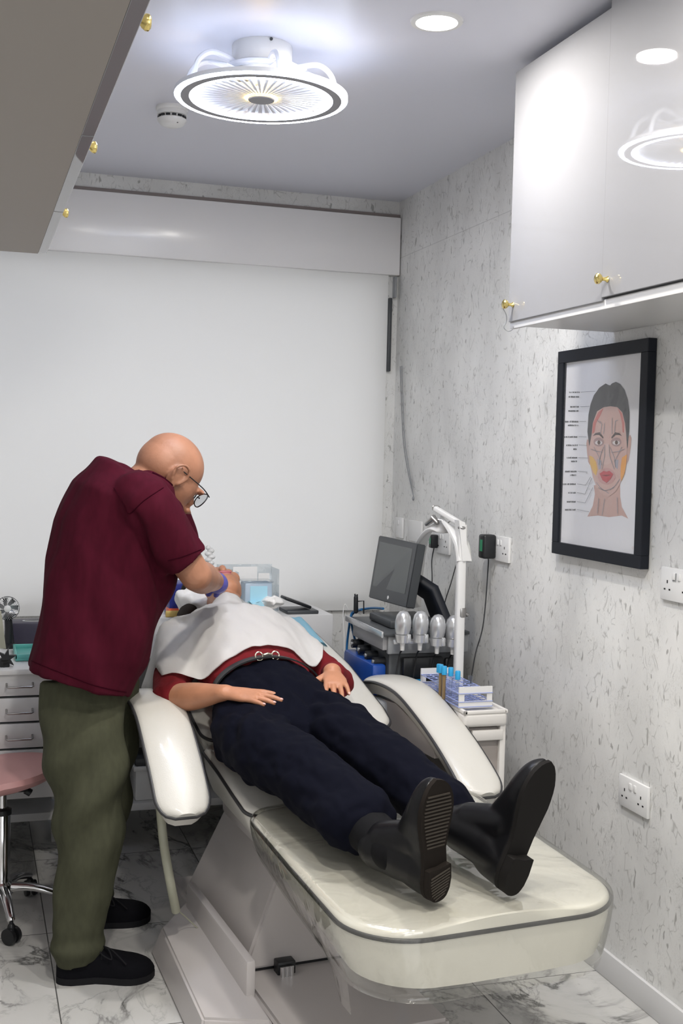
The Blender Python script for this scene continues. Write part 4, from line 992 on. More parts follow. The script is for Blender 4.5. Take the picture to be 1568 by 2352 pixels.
# pedestal
b = NB()
prism(b, [V(-.29, .40, .0), V(.12, .40, 0), V(.12, 1.55, 0), V(-.29, 1.55, 0)], (0, 0, .092)); bmesh.ops.bevel(b, geom=b.edges[:], offset=.01, segments=2, affect='EDGES')
obj('floor_base', b, 'base', chair)
b = NB()
vs_ = [(-.46, .60, 0), (-.300, .50, 0), (-.300, 1.32, 0), (-.43, 1.22, 0), (-.445, .62, .085), (-.300, .52, .10), (-.300, 1.28, .125), (-.41, 1.18, .085)]
vv = [b.verts.new(q) for q in vs_]
for f in ((0, 1, 2, 3), (4, 7, 6, 5), (0, 4, 5, 1), (1, 5, 6, 2), (2, 6, 7, 3), (3, 7, 4, 0)): b.faces.new([vv[i] for i in f])
bmesh.ops.bevel(b, geom=b.edges[:], offset=.006, segments=2, affect='EDGES'); obj('foot_wedge', b, 'base', chair)
b = NB()
box(b, -.322, -.296, .66, 1.24, .01, .19, .008); obj('upright_plate', b, 'base', chair)
b = NB()
vs_ = [(-.285, .80, .100), (.05, .80, .100), (.05, 1.40, .100), (-.285, 1.40, .100), (-.16, .80, .44), (.10, .80, .44), (.12, 1.30, .44), (-.16, 1.30, .44)]
vv = [b.verts.new(q) for q in vs_]
for f in ((0, 1, 2, 3), (4, 7, 6, 5), (0, 4, 5, 1), (1, 5, 6, 2), (2, 6, 7, 3), (3, 7, 4, 0)): b.faces.new([vv[i] for i in f])
bmesh.ops.bevel(b, geom=b.edges[:], offset=.008, segments=2, affect='EDGES'); obj('column', b, 'base', chair)
b = NB(); box(b, -.26, .04, .81, 1.38, .090, .103, 0); obj('column_gap', b, 'black', chair, smooth=False)
b = NB(); pm = V(-.165, .735, .0); box(b, -.20, -.15, .765, .80, .085, .125, .003); obj('hinge_lug', b, 'black', chair)
b = NB()
for dx in (-.012, .0, .012): cyl(b, (-.178+dx, .755, .085), (-.178+dx, .755, .118), .007, 12)
obj('hinge_bolts', b, 'chrome', chair)
b = NB(); tube(b, catmull([V(-.40, .66, .02), V(-.47, .62, .010), V(-.48, .52, .006), V(-.43, .42, .006), V(-.40, .2, .006)], 8), .006, 8); solo_p = b
b.transform(TO); solo('floor_cable', b, 'white', 'white cable lying on the floor beside the chair base', 'cable')
b = NB(); tube(b, catmull([TO @ V(-.43, 1.16, .655), at(362, 1765, 3.20), at(366, 1830, 3.2), at(375, 1930, 3.2), at(388, 2010, 3.15), at(404, 2092, 3.20)], 8), .0125, 12)
solo('suction_hose', b, 'hose', 'beige flexible hose hanging below the left armrest', 'hose')
b = NB(); tube(b, catmull([at(410, 2092, 3.2), at(428, 2108, 3.22), at(457, 2135, 3.22)], 5), .002, 6); solo('hose_wire', b, 'hose', 'thin wire hanging from the end of the beige hose', 'wire')
# ---------------------------------------------------------------- people
def hand(bm, W, f, n, t, size=1, curl=(.18, .22, .22), spread=.10, thumb=(.6, .75, -.15), tcurl=.3):
    """W wrist, f towards the fingers, n back of the hand, t towards the thumb"""
    F_ = FAT[0]; f, n = f.normalized(), n.normalized(); n = (n-f*n.dot(f)).normalized(); t0 = f.cross(n)
    t = t0 if t0.dot(t) > 0 else -t0; s = size
    # palm
    limb(bm, [W-f*.015*s, W+f*.02*s, W+f*.055*s, W+f*.088*s], [(a_*s+F_, c_*s+F_) for a_, c_ in [(.026, .019), (.030, .017), (.038, .0150), (.037, .0115)]], n)
    tips = []
    for i, (off, L, r) in enumerate(((.0285, .070, .0088), (.0098, .078, .0090), (-.0092, .072, .0086), (-.0275, .056, .0078))):
        a = off/.0285*spread; d = (f*math.cos(a)+t*math.sin(a)).normalized()
        p = W+f*(.080-.006*abs(i-1))*s+t*off*s; pts = [p-d*.012*s, p]; rad = [r*s+F_, r*1.02*s+F_]; c = 0
        for k, q in enumerate((.42, .33, .25)):
            c += curl[k]; dd = (d*math.cos(c)-n*math.sin(c)).normalized(); p = p+dd*L*q*s
            pts.append(p); rad.append(r*(1, .93, .80)[k]*s+F_)
        limb(bm, pts, rad, n, 14); tips.append((p, dd, r*.8*s))
    d = (f*thumb[0]+t*thumb[1]+n*thumb[2]).normalized(); p = W+f*.020*s+t*.020*s-n*.004*s
    p1 = p+d*.036*s; d2_ = (d+f*tcurl).normalized(); p2 = p1+d2_*.030*s; d3 = (d2_+f*tcurl).normalized(); p3 = p2+d3*.022*s
    limb(bm, [p, p1, p2, p3], [.0135*s+F_, .0115*s+F_, .0098*s+F_, .0080*s+F_], n, 14); tips.append((p3, d3, .008*s))
    return tips
def PO(*a): return TO @ V(*a)
def RO(v): return (TO.to_3x3() @ v)

# ---- patient lying on the chair
patient = thing('person', 'person lying on the treatment chair in red top and navy trousers, hands on hips', 'person', (OX-.02, OY+.1, .52), RZ_)
# trousers
b = NB()
limb(b, [PO(-.105, 1.185, .752), PO(-.108, 1.10, .736), PO(-.115, 1.00, .705), PO(-.12, .92, .68)], [(.160, .103), (.180, .102), (.205, .092), (.195, .080)], V(0, 0, 1), 30)
limb(b, *resmooth([PO(-.215, 1.0, .678), PO(-.222, .82, .676), PO(-.195, .62, .668), PO(-.172, .44, .645), PO(-.165, .345, .632)], [(.108, .098), (.100, .090), (.092, .080), (.090, .078), (.092, .078)]), V(0, 0, 1), 26)
limb(b, *resmooth([PO(-.01, 1.0, .695), PO(.0, .82, .695), PO(.02, .62, .680), PO(.045, .44, .650), PO(.055, .34, .634)], [(.105, .098), (.095, .088), (.085, .078), (.078, .072), (.076, .068)]), V(0, 0, 1), 26)
def trf(co, n):
    l = TO.inverted() @ co; a = 0
    q = V(l.x*22, l.y*9, l.z*22)
    a += .009*noise.noise(q)+.004*noise.noise(V(l.x*50, l.y*26, l.z*40))
    # diagonal pulls from the crotch
    a += .004*math.sin((l.y*1.0+abs(l.x+.1)*1.3)*55)*math.exp(-((l.y-.88)/.14)**2)
    return co+n*a
ptr = organic('trousers', b, 'navy', patient, .0055, 4, fn=trf); ptree = bvh([ptr])
b = NB()
# torso and limbs (mostly under the clothes)
limb(b, [PO(-.10, 1.00, .685), PO(-.11, 1.20, .735), PO(-.10, 1.45, .815), PO(-.09, 1.62, .865), PO(-.08, 1.70, .88)], [(.13, .08), (.12, .075), (.135, .08), (.14, .07), (.08, .05)], V(0, 0, 1), 24)
limb(b, [PO(-.08, 1.66, .885), PO(-.050, 1.77, .920), PO(-.034, 1.86, .935)], [.060, .056, .060])
ell(b, PO(.024-.050, 1.950, .955), (.076, .108, .096)); ell(b, PO(.024-.052, 1.875, .975), (.060, .070, .066)); ell(b, PO(.024-.053, 1.835, .985), (.040, .036, .040))
limb(b, [PO(-.026, 1.935, 1.038), PO(-.028, 1.905, 1.050), PO(-.029, 1.893, 1.046)], [.010, .013, .012], cap='round')
ell(b, PO(.024-.053, 1.872, 1.032), (.026, .012, .012)); ell(b, PO(.024-.053, 1.858, 1.026), (.022, .010, .010))
for s in (-1, 1): ell(b, PO(.024-.05+s*.075, 1.955, .955), (.010, .028, .020)); ell(b, PO(.024-.05+s*.030, 1.945, 1.032), (.018, .012, .012))
for s in (-1, 1): ell(b, PO(.024-.05+s*.035, 1.90, 1.012), (.026, .030, .026))
RS, RE, RW = PO(-.27, 1.60, .85), PO(-.372, 1.255, .740), surf(ptree, 518, 1591, .034)
RT_ = surf(ptree, 628, 1604, .014); print('hand R', TO.inverted() @ RW, TO.inverted() @ RT_)
limb(b, *resmooth([RS, RS*.5+RE*.5, RE], [.048, .044, .040]))
limb(b, *resmooth([RE, RE*.65+RW*.35+RO(V(-.004, -.01, .0)), RW+RO(V(0, 0, 0))], [.042, (.043, .041), (.029, .023)]))
hf = (RT_-RW); tipsR = hand(b, RW, hf, V(-.05, -.22, 1), RO(V(.5, .8, 0)), 1.0, (.02, .12, .14), .13, thumb=(.85, .45, -.25), tcurl=.15)
LS, LE, LW = PO(.09, 1.60, .85), PO(.160, 1.27, .755), PO(.078, 1.118, .818)
LT_ = surf(ptree, 768, 1594, .014) or PO(.045, 1.02, .775); print('hand L', TO.inverted() @ LW, TO.inverted() @ LT_)
limb(b, *resmooth([LS, LS*.5+LE*.5, LE], [.048, .042, .038])); limb(b, *resmooth([LE, LE*.5+LW*.5, LW], [.040, .038, .028]))
hf2 = ((LT_-LW).normalized()*.6+RO(V(-.05, -.93, -.30))*.4); tipsL = hand(b, LW, hf2, V(0, -.28, 1), RO(V(-1, 0, 0)), .95, (.12, .22, .22), .16, thumb=(.62, .80, -.15), tcurl=.2)
for s, h, k, a in ((-1, PO(-.19, .98, .695), PO(-.195, .62, .65), PO(-.13, .20, .600)), (1, PO(-.01, .98, .705), PO(.01, .62, .655), PO(.075, .17, .600))):
    limb(b, *resmooth([h, k, a], [.06, .040, .028]))
def bodyfn(co, n): return co
organic('body', b, 'skinp', patient, .0032, 3)
def nails(name, tips, parent, m):
    bb = NB()
    for p, d, r in tips[:4]:
        up = (V(0, -.2, 1)-d*V(0, -.2, 1).dot(d)).normalized(); s, _ = frame_from(d, up)
        rot = Matrix((s, d, up)).transposed()
        ell(bb, p+up*r*.72+d*.001, (r*.62, .0052, .0022), rot, 12, 8)
    return obj(name, bb, m, parent, world=True)
M['nail'] = mat('nail', (.72, .42, .38), .3)
nails('fingernails', tipsR, patient, 'nail'); nails('fingernails', tipsL, patient, 'nail')
b = NB(); ell(b, PO(-.029, 1.869, 1.041), (.024, .0085, .006)); ell(b, PO(-.029, 1.858, 1.035), (.020, .007, .006)); obj('lips', b, 'lips', patient, world=True)
b = NB(); ell(b, PO(-.06, 2.005, .945), (.090, .088, .088), u=32, v=20)
limb(b, [PO(-.13, 1.93, .90), PO(-.165, 1.87, .90), PO(-.19, 1.82, .898), PO(-.20, 1.77, .895)], [.030, .028, .022, .010])
obj('hair', b, 'hair', patient, world=True)
# red top
def fold(sc, amp, st=(1, 1, 1), seed=0):
    def fn(co, n):
        l = TO.inverted() @ co; q = V(l.x*st[0], l.y*st[1], l.z*st[2])*sc+V(seed, seed, 0)
        return co+n*amp*(noise.noise(q)+.5*noise.noise(q*2.1))
    return fn
b = NB()
limb(b, [PO(-.105, 1.172, .752), PO(-.105, 1.24, .768), PO(-.10, 1.40, .815), PO(-.09, 1.56, .865), PO(-.085, 1.68, .885)], [(.150, .092), (.162, .100), (.180, .105), (.19, .100), (.13, .06)], V(0, 0, 1), 30)
RE2 = RE.lerp(RW, .10)
limb(b, *resmooth([RS, RS*.5+RE*.5, RE, RE2], [.066, .060, .055, .052])); limb(b, *resmooth([LS, LS*.5+LE*.5, LE, LE.lerp(LW, .5), LE.lerp(LW, .86)], [.062, .054, .048, .043, .038]))
organic('red_top', b, 'red', patient, .006, 5, fn=fold(26, .004, (1, .5, 1)))
b = NB()
P_ = [PO(-.105+.166*math.cos(a), 1.178, .752+.109*math.sin(a)) for a in [2*PI*k/48 for k in range(48)]]
rings = []
for i, p in enumerate(P_):
    c = PO(-.105, 1.178, .752); o_ = (p-c).normalized(); yv = RO(V(0, 1, 0))
    rings.append([b.verts.new(p+yv*y+o_*r) for y, r in ((-.023, .001), (.014, .001), (.014, .005), (-.023, .006))])
for i in range(48):
    A, B = rings[i], rings[(i+1) % 48]
    for k in range(4): b.faces.new((A[k], A[(k+1) % 4], B[(k+1) % 4], B[k]))
belt = obj('belt', b, 'black', patient, world=True)
b = NB()
for dx in (-.022, .022):
    c = PO(-.107+dx*1.15, 1.172, .866); tube(b, [c+RO(V(.0115*math.cos(a), .005*math.sin(a), .0115*math.sin(a))) for a in [2*PI*k/20 for k in range(20)]], .0023, 8, closed=True)
limb(b, [PO(-.119, 1.170, .870), PO(-.107, 1.168, .873), PO(-.095, 1.170, .870)], [.003, .004, .003]); obj('snaffle_buckle', b, 'brasslight', belt, world=True)
M_ = None
b = NB(); limb(b, *resmooth([PO(-.165, .42, .640), PO(-.158, .30, .620), PO(-.148, .19, .605)], [(.062, .058), (.056, .052), (.048, .046)])); limb(b, *resmooth([PO(.052, .40, .645), PO(.062, .30, .620), PO(.080, .185, .600)], [(.055, .052), (.050, .048), (.046, .046)]))
organic('socks', b, 'blackm', patient, .006, 3)
# shoes
def shoe(name, parent, heel, toe, up, m_up, m_sole, L=.28, mirror=1, tread=False, heelh=.022, sole_t=.010, world=True, low=False, wid=1.0, ht=None):
    """heel, toe: world points on the sole; up: direction from the sole to the ankle"""
    heel, toe = Vector(heel), Vector(toe); f = (toe-heel); L = f.length; f.normalize(); up = (up-f*up.dot(f)).normalized(); s = f.cross(up)*mirror
    def P(l, w_, h): return heel+f*(l*L)+s*w_+up*h
    outline = [(0, .0, 0), (.02, .018, .018), (.07, .028, .028), (.16, .033, .032), (.28, .031, .030), (.40, .028, .032), (.52, .034, .038), (.64, .043, .044), (.74, .048, .044), (.83, .045, .039), (.90, .037, .030), (.96, .022, .018), (1.0, .0, 0)]
    def ow(l):
        for a, c in zip(outline, outline[1:]):
            if l <= c[0]:
                k = (l-a[0])/(c[0]-a[0]); k = k if 0 < a[0] and c[0] < 1 else (math.sqrt(k) if a[0] == 0 else 1-(1-k)**1.0 if False else k)
                return wid*(a[1]+(c[1]-a[1])*k), wid*(a[2]+(c[2]-a[2])*k)
        return 0, 0
    ls = [0, .004, .012, .025, .05, .08, .12, .16, .22, .28, .34, .40, .46, .52, .58, .64, .70, .76, .82, .87, .91, .94, .965, .985, 1.0]
    def ring2d(extra=0):
        a = [P(l, -(ow(l)[1]+extra), 0) for l in ls]; c = [P(l, ow(l)[0]+extra, 0) for l in ls[1:-1][::-1]]; return a+c
    hh = heelh
    pass
    # upper: stations with height
    ht = ht or [(0, .050), (.03, .070), (.10, .082), (.2, .088), (.30, .086), (.42, .074), (.55, .060), (.68, .050), (.8, .044), (.90, .036), (.97, .024), (1, .008)]
    b = NB(); rings = []
    for l in [.004, .012, .03, .06, .10, .16, .22, .28, .34, .40, .46, .52, .58, .64, .70, .76, .82, .87, .91, .95, .98, .996]:
        wi, wo = ow(l); h = interp(ht, l)[0]; rg = []
        for k in range(25):
            a = PI*k/24; c = math.cos(a); x = (wi if c > 0 else wo)*math.copysign(abs(c)**.75, c)*1.0; z = h*math.sin(a)**.8
            rg.append(b.verts.new(P(l, x*(1-.0*z), sole_t+z+(0 if not low else 0))))
        rings.append(rg)
    for A, B in zip(rings, rings[1:]):
        for k in range(25): b.faces.new((A[k], A[(k+1) % 25], B[(k+1) % 25], B[k]))
    b.faces.new(rings[0][::-1]); b.faces.new(rings[-1])
    if not low:
        limb(b, *resmooth([P(.20, 0, .04), P(.22, 0, .10), P(.20, 0, .17)], [(.040, .042), (.045, .055), (.050, .052)]), f)
        limb(b, *resmooth([P(.42, 0, .05), P(.36, 0, .10), P(.28, 0, .155)], [(.036, .040), (.038, .042), (.042, .042)]), f)
        o = organic(name, b, m_up, parent, .004, 5)
    else: o = obj(name, b, m_up, parent, world=world)
    b = NB(); prism(b, ring2d(.003), up*sole_t*1.0); so = obj('sole', b, m_sole, o, world=True, ang=30)
    if hh:
        b = NB(); ls2 = [l for l in ls if l <= .28]
        a = [P(l, -(ow(l)[1]+.002), 0) for l in ls2]+[P(.285, -.028*wid, 0), P(.275, 0, 0), P(.285, .028*wid, 0)]+[P(l, ow(l)[0]+.002, 0) for l in ls2[1:][::-1]]
        prism(b, a, -up*hh); obj('heel', b, m_sole, o, world=True, ang=30)
    if tread:
        b = NB()
        for k in range(15):
            l = .44+.030*k
            if l > .93: break
            wi, wo = ow(l); m1, m2 = -(wo-.006), wi-.006; sl = .035
            a = P(l-sl*(m1/.04)*.5, m1, -.0); c = P(l-sl*(m2/.04)*.5, m2, -.0)
            prism(b, [a, c, c+f*.0035, a+f*.0035], -up*.0022)
        obj('tread_bars', b, 'treadm', so, world=True, smooth=False); b = NB()
        for k in range(9):
            l = .02+.024*k; wi, wo = ow(l); m1, m2 = -(wo-.004), wi-.004
            if m2-m1 < .02: continue
            a = P(l, m1, -hh); c = P(l+.03, m2, -hh); 
            prism(b, [a, c, c+f*.003, a+f*.003], -up*.0018)
        obj('tread_bars', b, 'treadm', so, world=True, smooth=False)
    return o
M['treadm'] = mat('tread_rubber', (.040, .032, .024), .6)
HTB = [(0, .060), (.03, .085), (.10, .100), (.2, .110), (.32, .112), (.44, .102), (.56, .084), (.68, .066), (.8, .052), (.90, .040), (.97, .026), (1, .008)]
hr, tr_ = PO(-.105, .125, .548), PO(-.128, .075, .822)
hr = PO(-.100, .085, .534); tr_ = PO(-.118, .050, .800)
shoe('shoe', patient, hr, tr_, RO(V(-.35, 1, .10)), 'patent', 'sole', tread=True, heelh=.014, mirror=-1, ht=HTB)
hl, tl_ = PO(.062, .075, .535), PO(.140, .030, .822)
shoe('shoe', patient, hl, tl_, RO(V(-.30, 1, .05)), 'patent', 'sole2', heelh=.022, mirror=1, wid=1.02, ht=HTB)

# ---- paper drape
cl_tree = bvh([o for o in bpy.data.objects if o.type == 'MESH' and ((o.parent == patient and o.name.split('.')[0] in ('red_top', 'body', 'trousers', 'hair')) or (o.parent == chair and o.name.split('.')[0] in ('backrest', 'seat_cushion')))])
def torso_z(x, y):
    h = cl_tree.ray_cast(PO(x, y, 1.4), V(0, 0, -1))
    return h[0].z if h[0] is not None else .70
b = NB(); g = []
NX, NY = 70, 56
def edge_low(x):   # lower hem of the drape, y as a function of x
    return interp([(-.43, 1.31), (-.37, 1.265), (-.30, 1.225), (-.24, 1.215), (-.14, 1.235), (-.05, 1.245), (.02, 1.245), (.06, 1.235), (.12, 1.30), (.17, 1.42), (.26, 1.55)], x)[0]
def edge_hi(x): return interp([(-.43, 1.50), (-.36, 1.60), (-.25, 1.70), (-.13, 1.745), (.0, 1.745), (.10, 1.75), (.18, 1.72), (.26, 1.60)], x)[0]
Z = np.zeros((NX+1, NY+1)); XY = {}
for i in range(NX+1):
    x = -.395+(.215+.395)*i/NX
    for j in range(NY+1):
        v = j/NY; y = edge_low(x)*(1-v)+edge_hi(x)*v
        Z[i, j] = torso_z(x, y); XY[i, j] = (x, y)
Z0 = Z.copy()
for _ in range(60):    # drape smoothing: never below the body
    Z2 = Z.copy(); Z2[1:-1, 1:-1] = (Z[:-2, 1:-1]+Z[2:, 1:-1]+Z[1:-1, :-2]+Z[1:-1, 2:])/4
    Z2[1:-1, 0] = (Z[:-2, 0]+Z[2:, 0]+Z[1:-1, 0])/3; Z2[1:-1, -1] = (Z[:-2, -1]+Z[2:, -1]+Z[1:-1, -1])/3
    Z = np.maximum(Z2, Z0)
for i in range(NX+1):
    r = []
    for j in range(NY+1):
        x, y = XY[i, j]; z = Z[i, j]+.013
        z += .007*noise.noise(V(x*14, y*9, 1))+.004*noise.noise(V(x*34, y*16, 5))
        z += .004*math.sin(x*60+y*18)*math.exp(-((x+.27)/.09)**2)
        r.append(b.verts.new(PO(x, y, z)))
    g.append(r)
for i in range(NX):
    for j in range(NY): b.faces.new((g[i][j], g[i+1][j], g[i+1][j+1], g[i][j+1]))
bmesh.ops.solidify(b, geom=b.faces[:], thickness=.0012)
solo('paper_drape', b, 'paper', 'white paper drape spread over the chest of the lying person', 'paper drape', ang=180)
b = NB(); g = []
for i in range(14):
    r = []
    for j in range(10):
        x = .195+.125*i/13; y = 1.70+.23*j/9+.02*i/13
        z = interp(backtab, y)[1]+.016-.045*max(0, (x-.285)/.035)**2+.0015*math.sin(i*1.6)+.006*(1-i/13)
        r.append(b.verts.new(PO(x, y, z)))
    g.append(r)
for i in range(13):
    for j in range(9): b.faces.new((g[i][j], g[i+1][j], g[i+1][j+1], g[i][j+1]))
bmesh.ops.solidify(b, geom=b.faces[:], thickness=.002)
solo('face_mask', b, 'mask', 'light blue pleated face mask lying at the shoulder edge of the paper drape', 'face mask', ang=180)
b = NB(); ell(b, PO(-.100, 1.94, .930), (.085, .06, .058), u=40, v=24)
for v in b.verts: v.co += V(*[noise.noise(v.co*30+V(k*7, 0, 3)) for k in range(3)])*.012
solo('head_cover', b, 'paper', 'white head cover cloth wrapped behind the lying person, below the man elbow', 'cloth', ang=180)
# ---- standing man
man = thing('person', 'bald man in a maroon scrub top, olive trousers and glasses leaning over the chair', 'person', (.40, 3.40, 0))
b = NB()
hips = at(210, 1600, 3.38); chest = at(300, 1240, 3.40); neck0 = at(335, 1105, 3.42); 
limb(b, *resmooth([at(205, 1640, 3.38), at(215, 1450, 3.38), at(240, 1290, 3.39), at(290, 1170, 3.40), at(330, 1110, 3.41)], [(.09, .12), (.09, .11), (.10, .12), (.10, .12), (.06, .07)]), V(0, 1, 0), 24)
hd = at(394, 1084, 3.42)
limb(b, [at(322, 1135, 3.42), at(350, 1102, 3.42), at(376, 1082, 3.42)], [.070, .068, .068])
ell(b, at(362, 1056, 3.42), (.050, .056, .046))
# skull: crown up-left, face down-right and slightly away
fdir = V(.74, .22, -.63).normalized(); cup = V(.60, .05, .80).normalized(); cup = (cup-fdir*cup.dot(fdir)).normalized(); side = fdir.cross(cup).normalized()
R3 = Matrix((side, fdir, cup)).transposed()
HS = 1.10
def HP(s, f, u): return hd+side*s*HS+fdir*f*HS+cup*u*HS
ell(b, HP(0, -.012, .018), tuple(q*HS for q in (.074, .090, .078)), R3, 32, 20)
ell(b, HP(0, -.034, .002), tuple(q*HS for q in (.072, .070, .074)), R3, 28, 18)
for s in (-1, 1):
    tube(b, catmull([HP(s*.082, .002, -.030), HP(s*.084, .012, -.004), HP(s*.088, .004, .018), HP(s*.091, -.016, .022), HP(s*.092, -.032, .006), HP(s*.088, -.026, -.018), HP(s*.083, -.010, -.036), HP(s*.080, .0, -.044)], 5), .0052, 8)
ell(b, HP(0, .020, -.020), tuple(q*HS for q in (.066, .070, .072)), R3, 28, 18)
ell(b, HP(0, .040, -.060), tuple(q*HS for q in (.052, .050, .055)), R3, 24, 16)
ell(b, HP(0, .058, -.088), tuple(q*HS for q in (.030, .030, .022)), R3)
limb(b, [HP(0, .080, -.006), HP(0, .100, -.030), HP(0, .108, -.045), HP(0, .094, -.054)], [.009, .012, .015, .013], cup)
ell(b, HP(0, .088, .008), tuple(q*HS for q in (.055, .012, .010)), R3)
for s in (-1, 1):
    ell(b, HP(s*.074, -.012, -.016), tuple(q*HS for q in (.008, .022, .033)), R3); ell(b, HP(s*.079, -.014, -.012), tuple(q*HS for q in (.006, .022, .028)), R3); ell(b, HP(s*.013, .098, -.050), tuple(q*HS for q in (.009, .010, .008)), R3)
ell(b, HP(0, .090, -.072), tuple(q*HS for q in (.024, .009, .006)), R3); ell(b, HP(0, .086, -.082), tuple(q*HS for q in (.021, .009, .007)), R3)
SR, ER, WR = at(335, 1155, 3.22), at(450, 1322, 3.24), at(496, 1337, 3.56)
limb(b, *resmooth([at(320, 1145, 3.30), SR, SR*.45+ER*.55, ER], [.050, .052, .049, .044]))
limb(b, *resmooth([ER, ER.lerp(WR, .3), ER.lerp(WR, .65), WR], [.045, (.046, .048), (.038, .036), (.030, .025)]), V(0, 0, 1))
HRt = hand(b, WR, V(.14, .95, -.06), V(.5, -.1, .8), V(-.9, .3, .2), 1.05, (.35, .45, .4), .06, thumb=(.8, .5, -.4))
SL, EL, WL = at(370, 1150, 3.62), at(425, 1290, 3.72), at(462, 1335, 3.86)
limb(b, *resmooth([SL, SL*.5+EL*.5, EL], [.05, .047, .042])); limb(b, *resmooth([EL, EL.lerp(WL, .4), WL], [.043, .042, .028]))
hand(b, WL, V(.35, .85, .05), V(-.2, .1, .95), V(.8, -.6, 0), 1.0, (.3, .4, .4), .06, thumb=(.8, .5, -.4))
for a in (at(190, 1640, 3.30), ): limb(b, *resmooth([at(205, 1640, 3.32), at(200, 1850, 3.28), at(178, 2120, 3.24), at(178, 2215, 3.23)], [.07, .05, .04, .038]))
limb(b, *resmooth([at(225, 1640, 3.48), at(215, 1850, 3.52), at(215, 2080, 3.57)], [.07, .05, .04]))
organic('body', b, 'skin', man, .0042, 4)
# gloves
b = NB()
def glove(W, f, n, t, size, curl, fore):
    bb = NB(); limb(bb, [W-f.normalized()*fore, W-f.normalized()*fore*.5, W], [(.037, .033), (.035, .031), (.033, .028)], n); FAT[0] = .0022; hand(bb, W, f, n, t, size, curl, .06, thumb=(.8, .5, -.4)); FAT[0] = 0; return bb
organic('glove', glove(WR, V(.14, .95, -.06), V(.5, -.1, .8), V(-.9, .3, .2), 1.05, (.35, .45, .4), .040), 'glove', man, .003, 2)
organic('glove', glove(WL, V(.35, .85, .05), V(-.2, .1, .95), V(.8, -.6, 0), 1.0, (.3, .4, .4), .03), 'glove', man, .003, 2)
# glasses
b = NB()
for s in (-1, 1): tube(b, catmull([HP(s*.080, -.020, .008), HP(s*.081, .02, .010), HP(s*.076, .070, .012), HP(s*.066, .102, .008)], 6), .0017, 6)
obj('glasses_temples', b, 'black', man, world=True)
b = NB()
for s in (-1, 1):
    tube(b, catmull([HP(s*.036+.029*math.cos(a)*s, .104-.004*abs(math.cos(a)), -.008+.022*math.sin(a)) for a in [2*PI*k/14 for k in range(14)]], 3, True), .0018, 6, closed=True)
tube(b, catmull([HP(-.008, .106, -.004), HP(0, .109, .0), HP(.008, .106, -.004)], 4), .0016, 6); gf = obj('glasses_frame', b, 'black', man, world=True)
b = NB()
for s in (-1, 1): poly(b, [HP(s*.036+.028*math.cos(a)*s, .103-.004*abs(math.cos(a)), -.008+.021*math.sin(a)) for a in [2*PI*k/24 for k in range(24)]])
obj('lenses', b, 'acrylic', gf, world=True)
# scrub top
def topf(co, n):
    q = V(co.x*9, co.y*9, co.z*4.0); a = .012*noise.noise(q)+.007*noise.noise(V(co.x*20, co.y*20, co.z*7))
    a += .0045*math.sin((co.x*.95+co.z*.40)*42+3*noise.noise(V(co.x*6, co.y*6, co.z*3)))*max(0, min(1, (1.28-co.z)/.25))
    a -= .016*math.exp(-((co.x-(.425+(1.29-co.z)*.42))/.012)**2)*max(0, min(1, (1.31-co.z)/.04))*max(0, min(1, (co.z-1.0)/.12))*(1 if co.y < 3.3 else 0)
    return co+n*a
b = NB()
def mid(x1, x2, y, Y): p = at((x1+x2)/2, y, Y); hw = (at(x2, y, Y)-at(x1, y, Y)).length/2; return p, hw
rows = [(66, 300, 1560, 3.36, .185), (80, 338, 1490, 3.36, .190), (100, 372, 1400, 3.37, .190), (108, 396, 1310, 3.38, .190), (128, 420, 1225, 3.39, .195), (168, 425, 1150, 3.40, .205), (222, 420, 1104, 3.41, .170), (264, 336, 1078, 3.42, .08)]
pts, rad = [], []
for x1, x2, y, Y, dp in rows:
    p, hw = mid(x1, x2, y, Y); pts.append(p); rad.append((dp, hw))
ax_ = V(1, 0, .0)
def slab(bm, rows, seg=32, pw=2.3, tilt=.20, hem=None):
    rings = []
    for i, (p, (dp, hw)) in enumerate(rows):
        rg = []
        for k in range(seg):
            c, s_ = math.cos(2*PI*k/seg), math.sin(2*PI*k/seg)
            cc = math.copysign(abs(c)**(2/pw), c); ss = math.copysign(abs(s_)**(2/pw), s_)
            rg.append(bm.verts.new(p+V(cc*hw, ss*dp, -cc*hw*hem[i])))
        rings.append(rg)
    for A, B in zip(rings, rings[1:]):
        for k in range(seg): bm.faces.new((A[k], A[(k+1) % seg], B[(k+1) % seg], B[k]))
    bm.faces.new(rings[0][::-1]); bm.faces.new(rings[-1])
R_ = []
for i in range(len(pts)-1):
    for k in range(3):
        t = k/3; R_.append((pts[i].lerp(pts[i+1], t), (rad[i][0]*(1-t)+rad[i+1][0]*t, rad[i][1]*(1-t)+rad[i+1][1]*t)))
R_.append((pts[-1], rad[-1]))
hems = [interp([(0, .30), (6, .22), (12, .20), (15, .35), (18, .55), (21, .55)], i)[0] for i in range(len(R_))]
slab(b, R_, hem=hems)
CU = SR.lerp(ER, .80)
limb(b, *resmooth([at(312, 1140, 3.30), SR+V(-.005, 0, .0), SR.lerp(ER, .45), CU], [(.078, .078), (.078, .084), (.074, .078), (.068, .072)]), V(0, 1, 0), 26, cap='flat')
limb(b, *resmooth([at(350, 1140, 3.55), SL, SL.lerp(EL, .7)], [.075, .074, .066]), V(0, 1, 0), 24, cap='flat')
ell(b, at(322, 1132, 3.42), (.10, .17, .07))
organic('scrub_top', b, 'scrub', man, .0065, 5, fn=topf)
b = NB(); ring_pts = []
c0, c1, c2, c3 = at(316, 1068, 3.43), at(360, 1092, 3.345), at(400, 1112, 3.33), at(428, 1165, 3.36)
sct = bvh([o for o in bpy.data.objects if o.name == 'scrub_top'])
def onsurf(pts, n=6, off=.0012): return [q for q in (surf(sct, p.x, p.y, off) for p in catmull([V(a_, c_, 0) for a_, c_ in pts], n)) if q is not None]
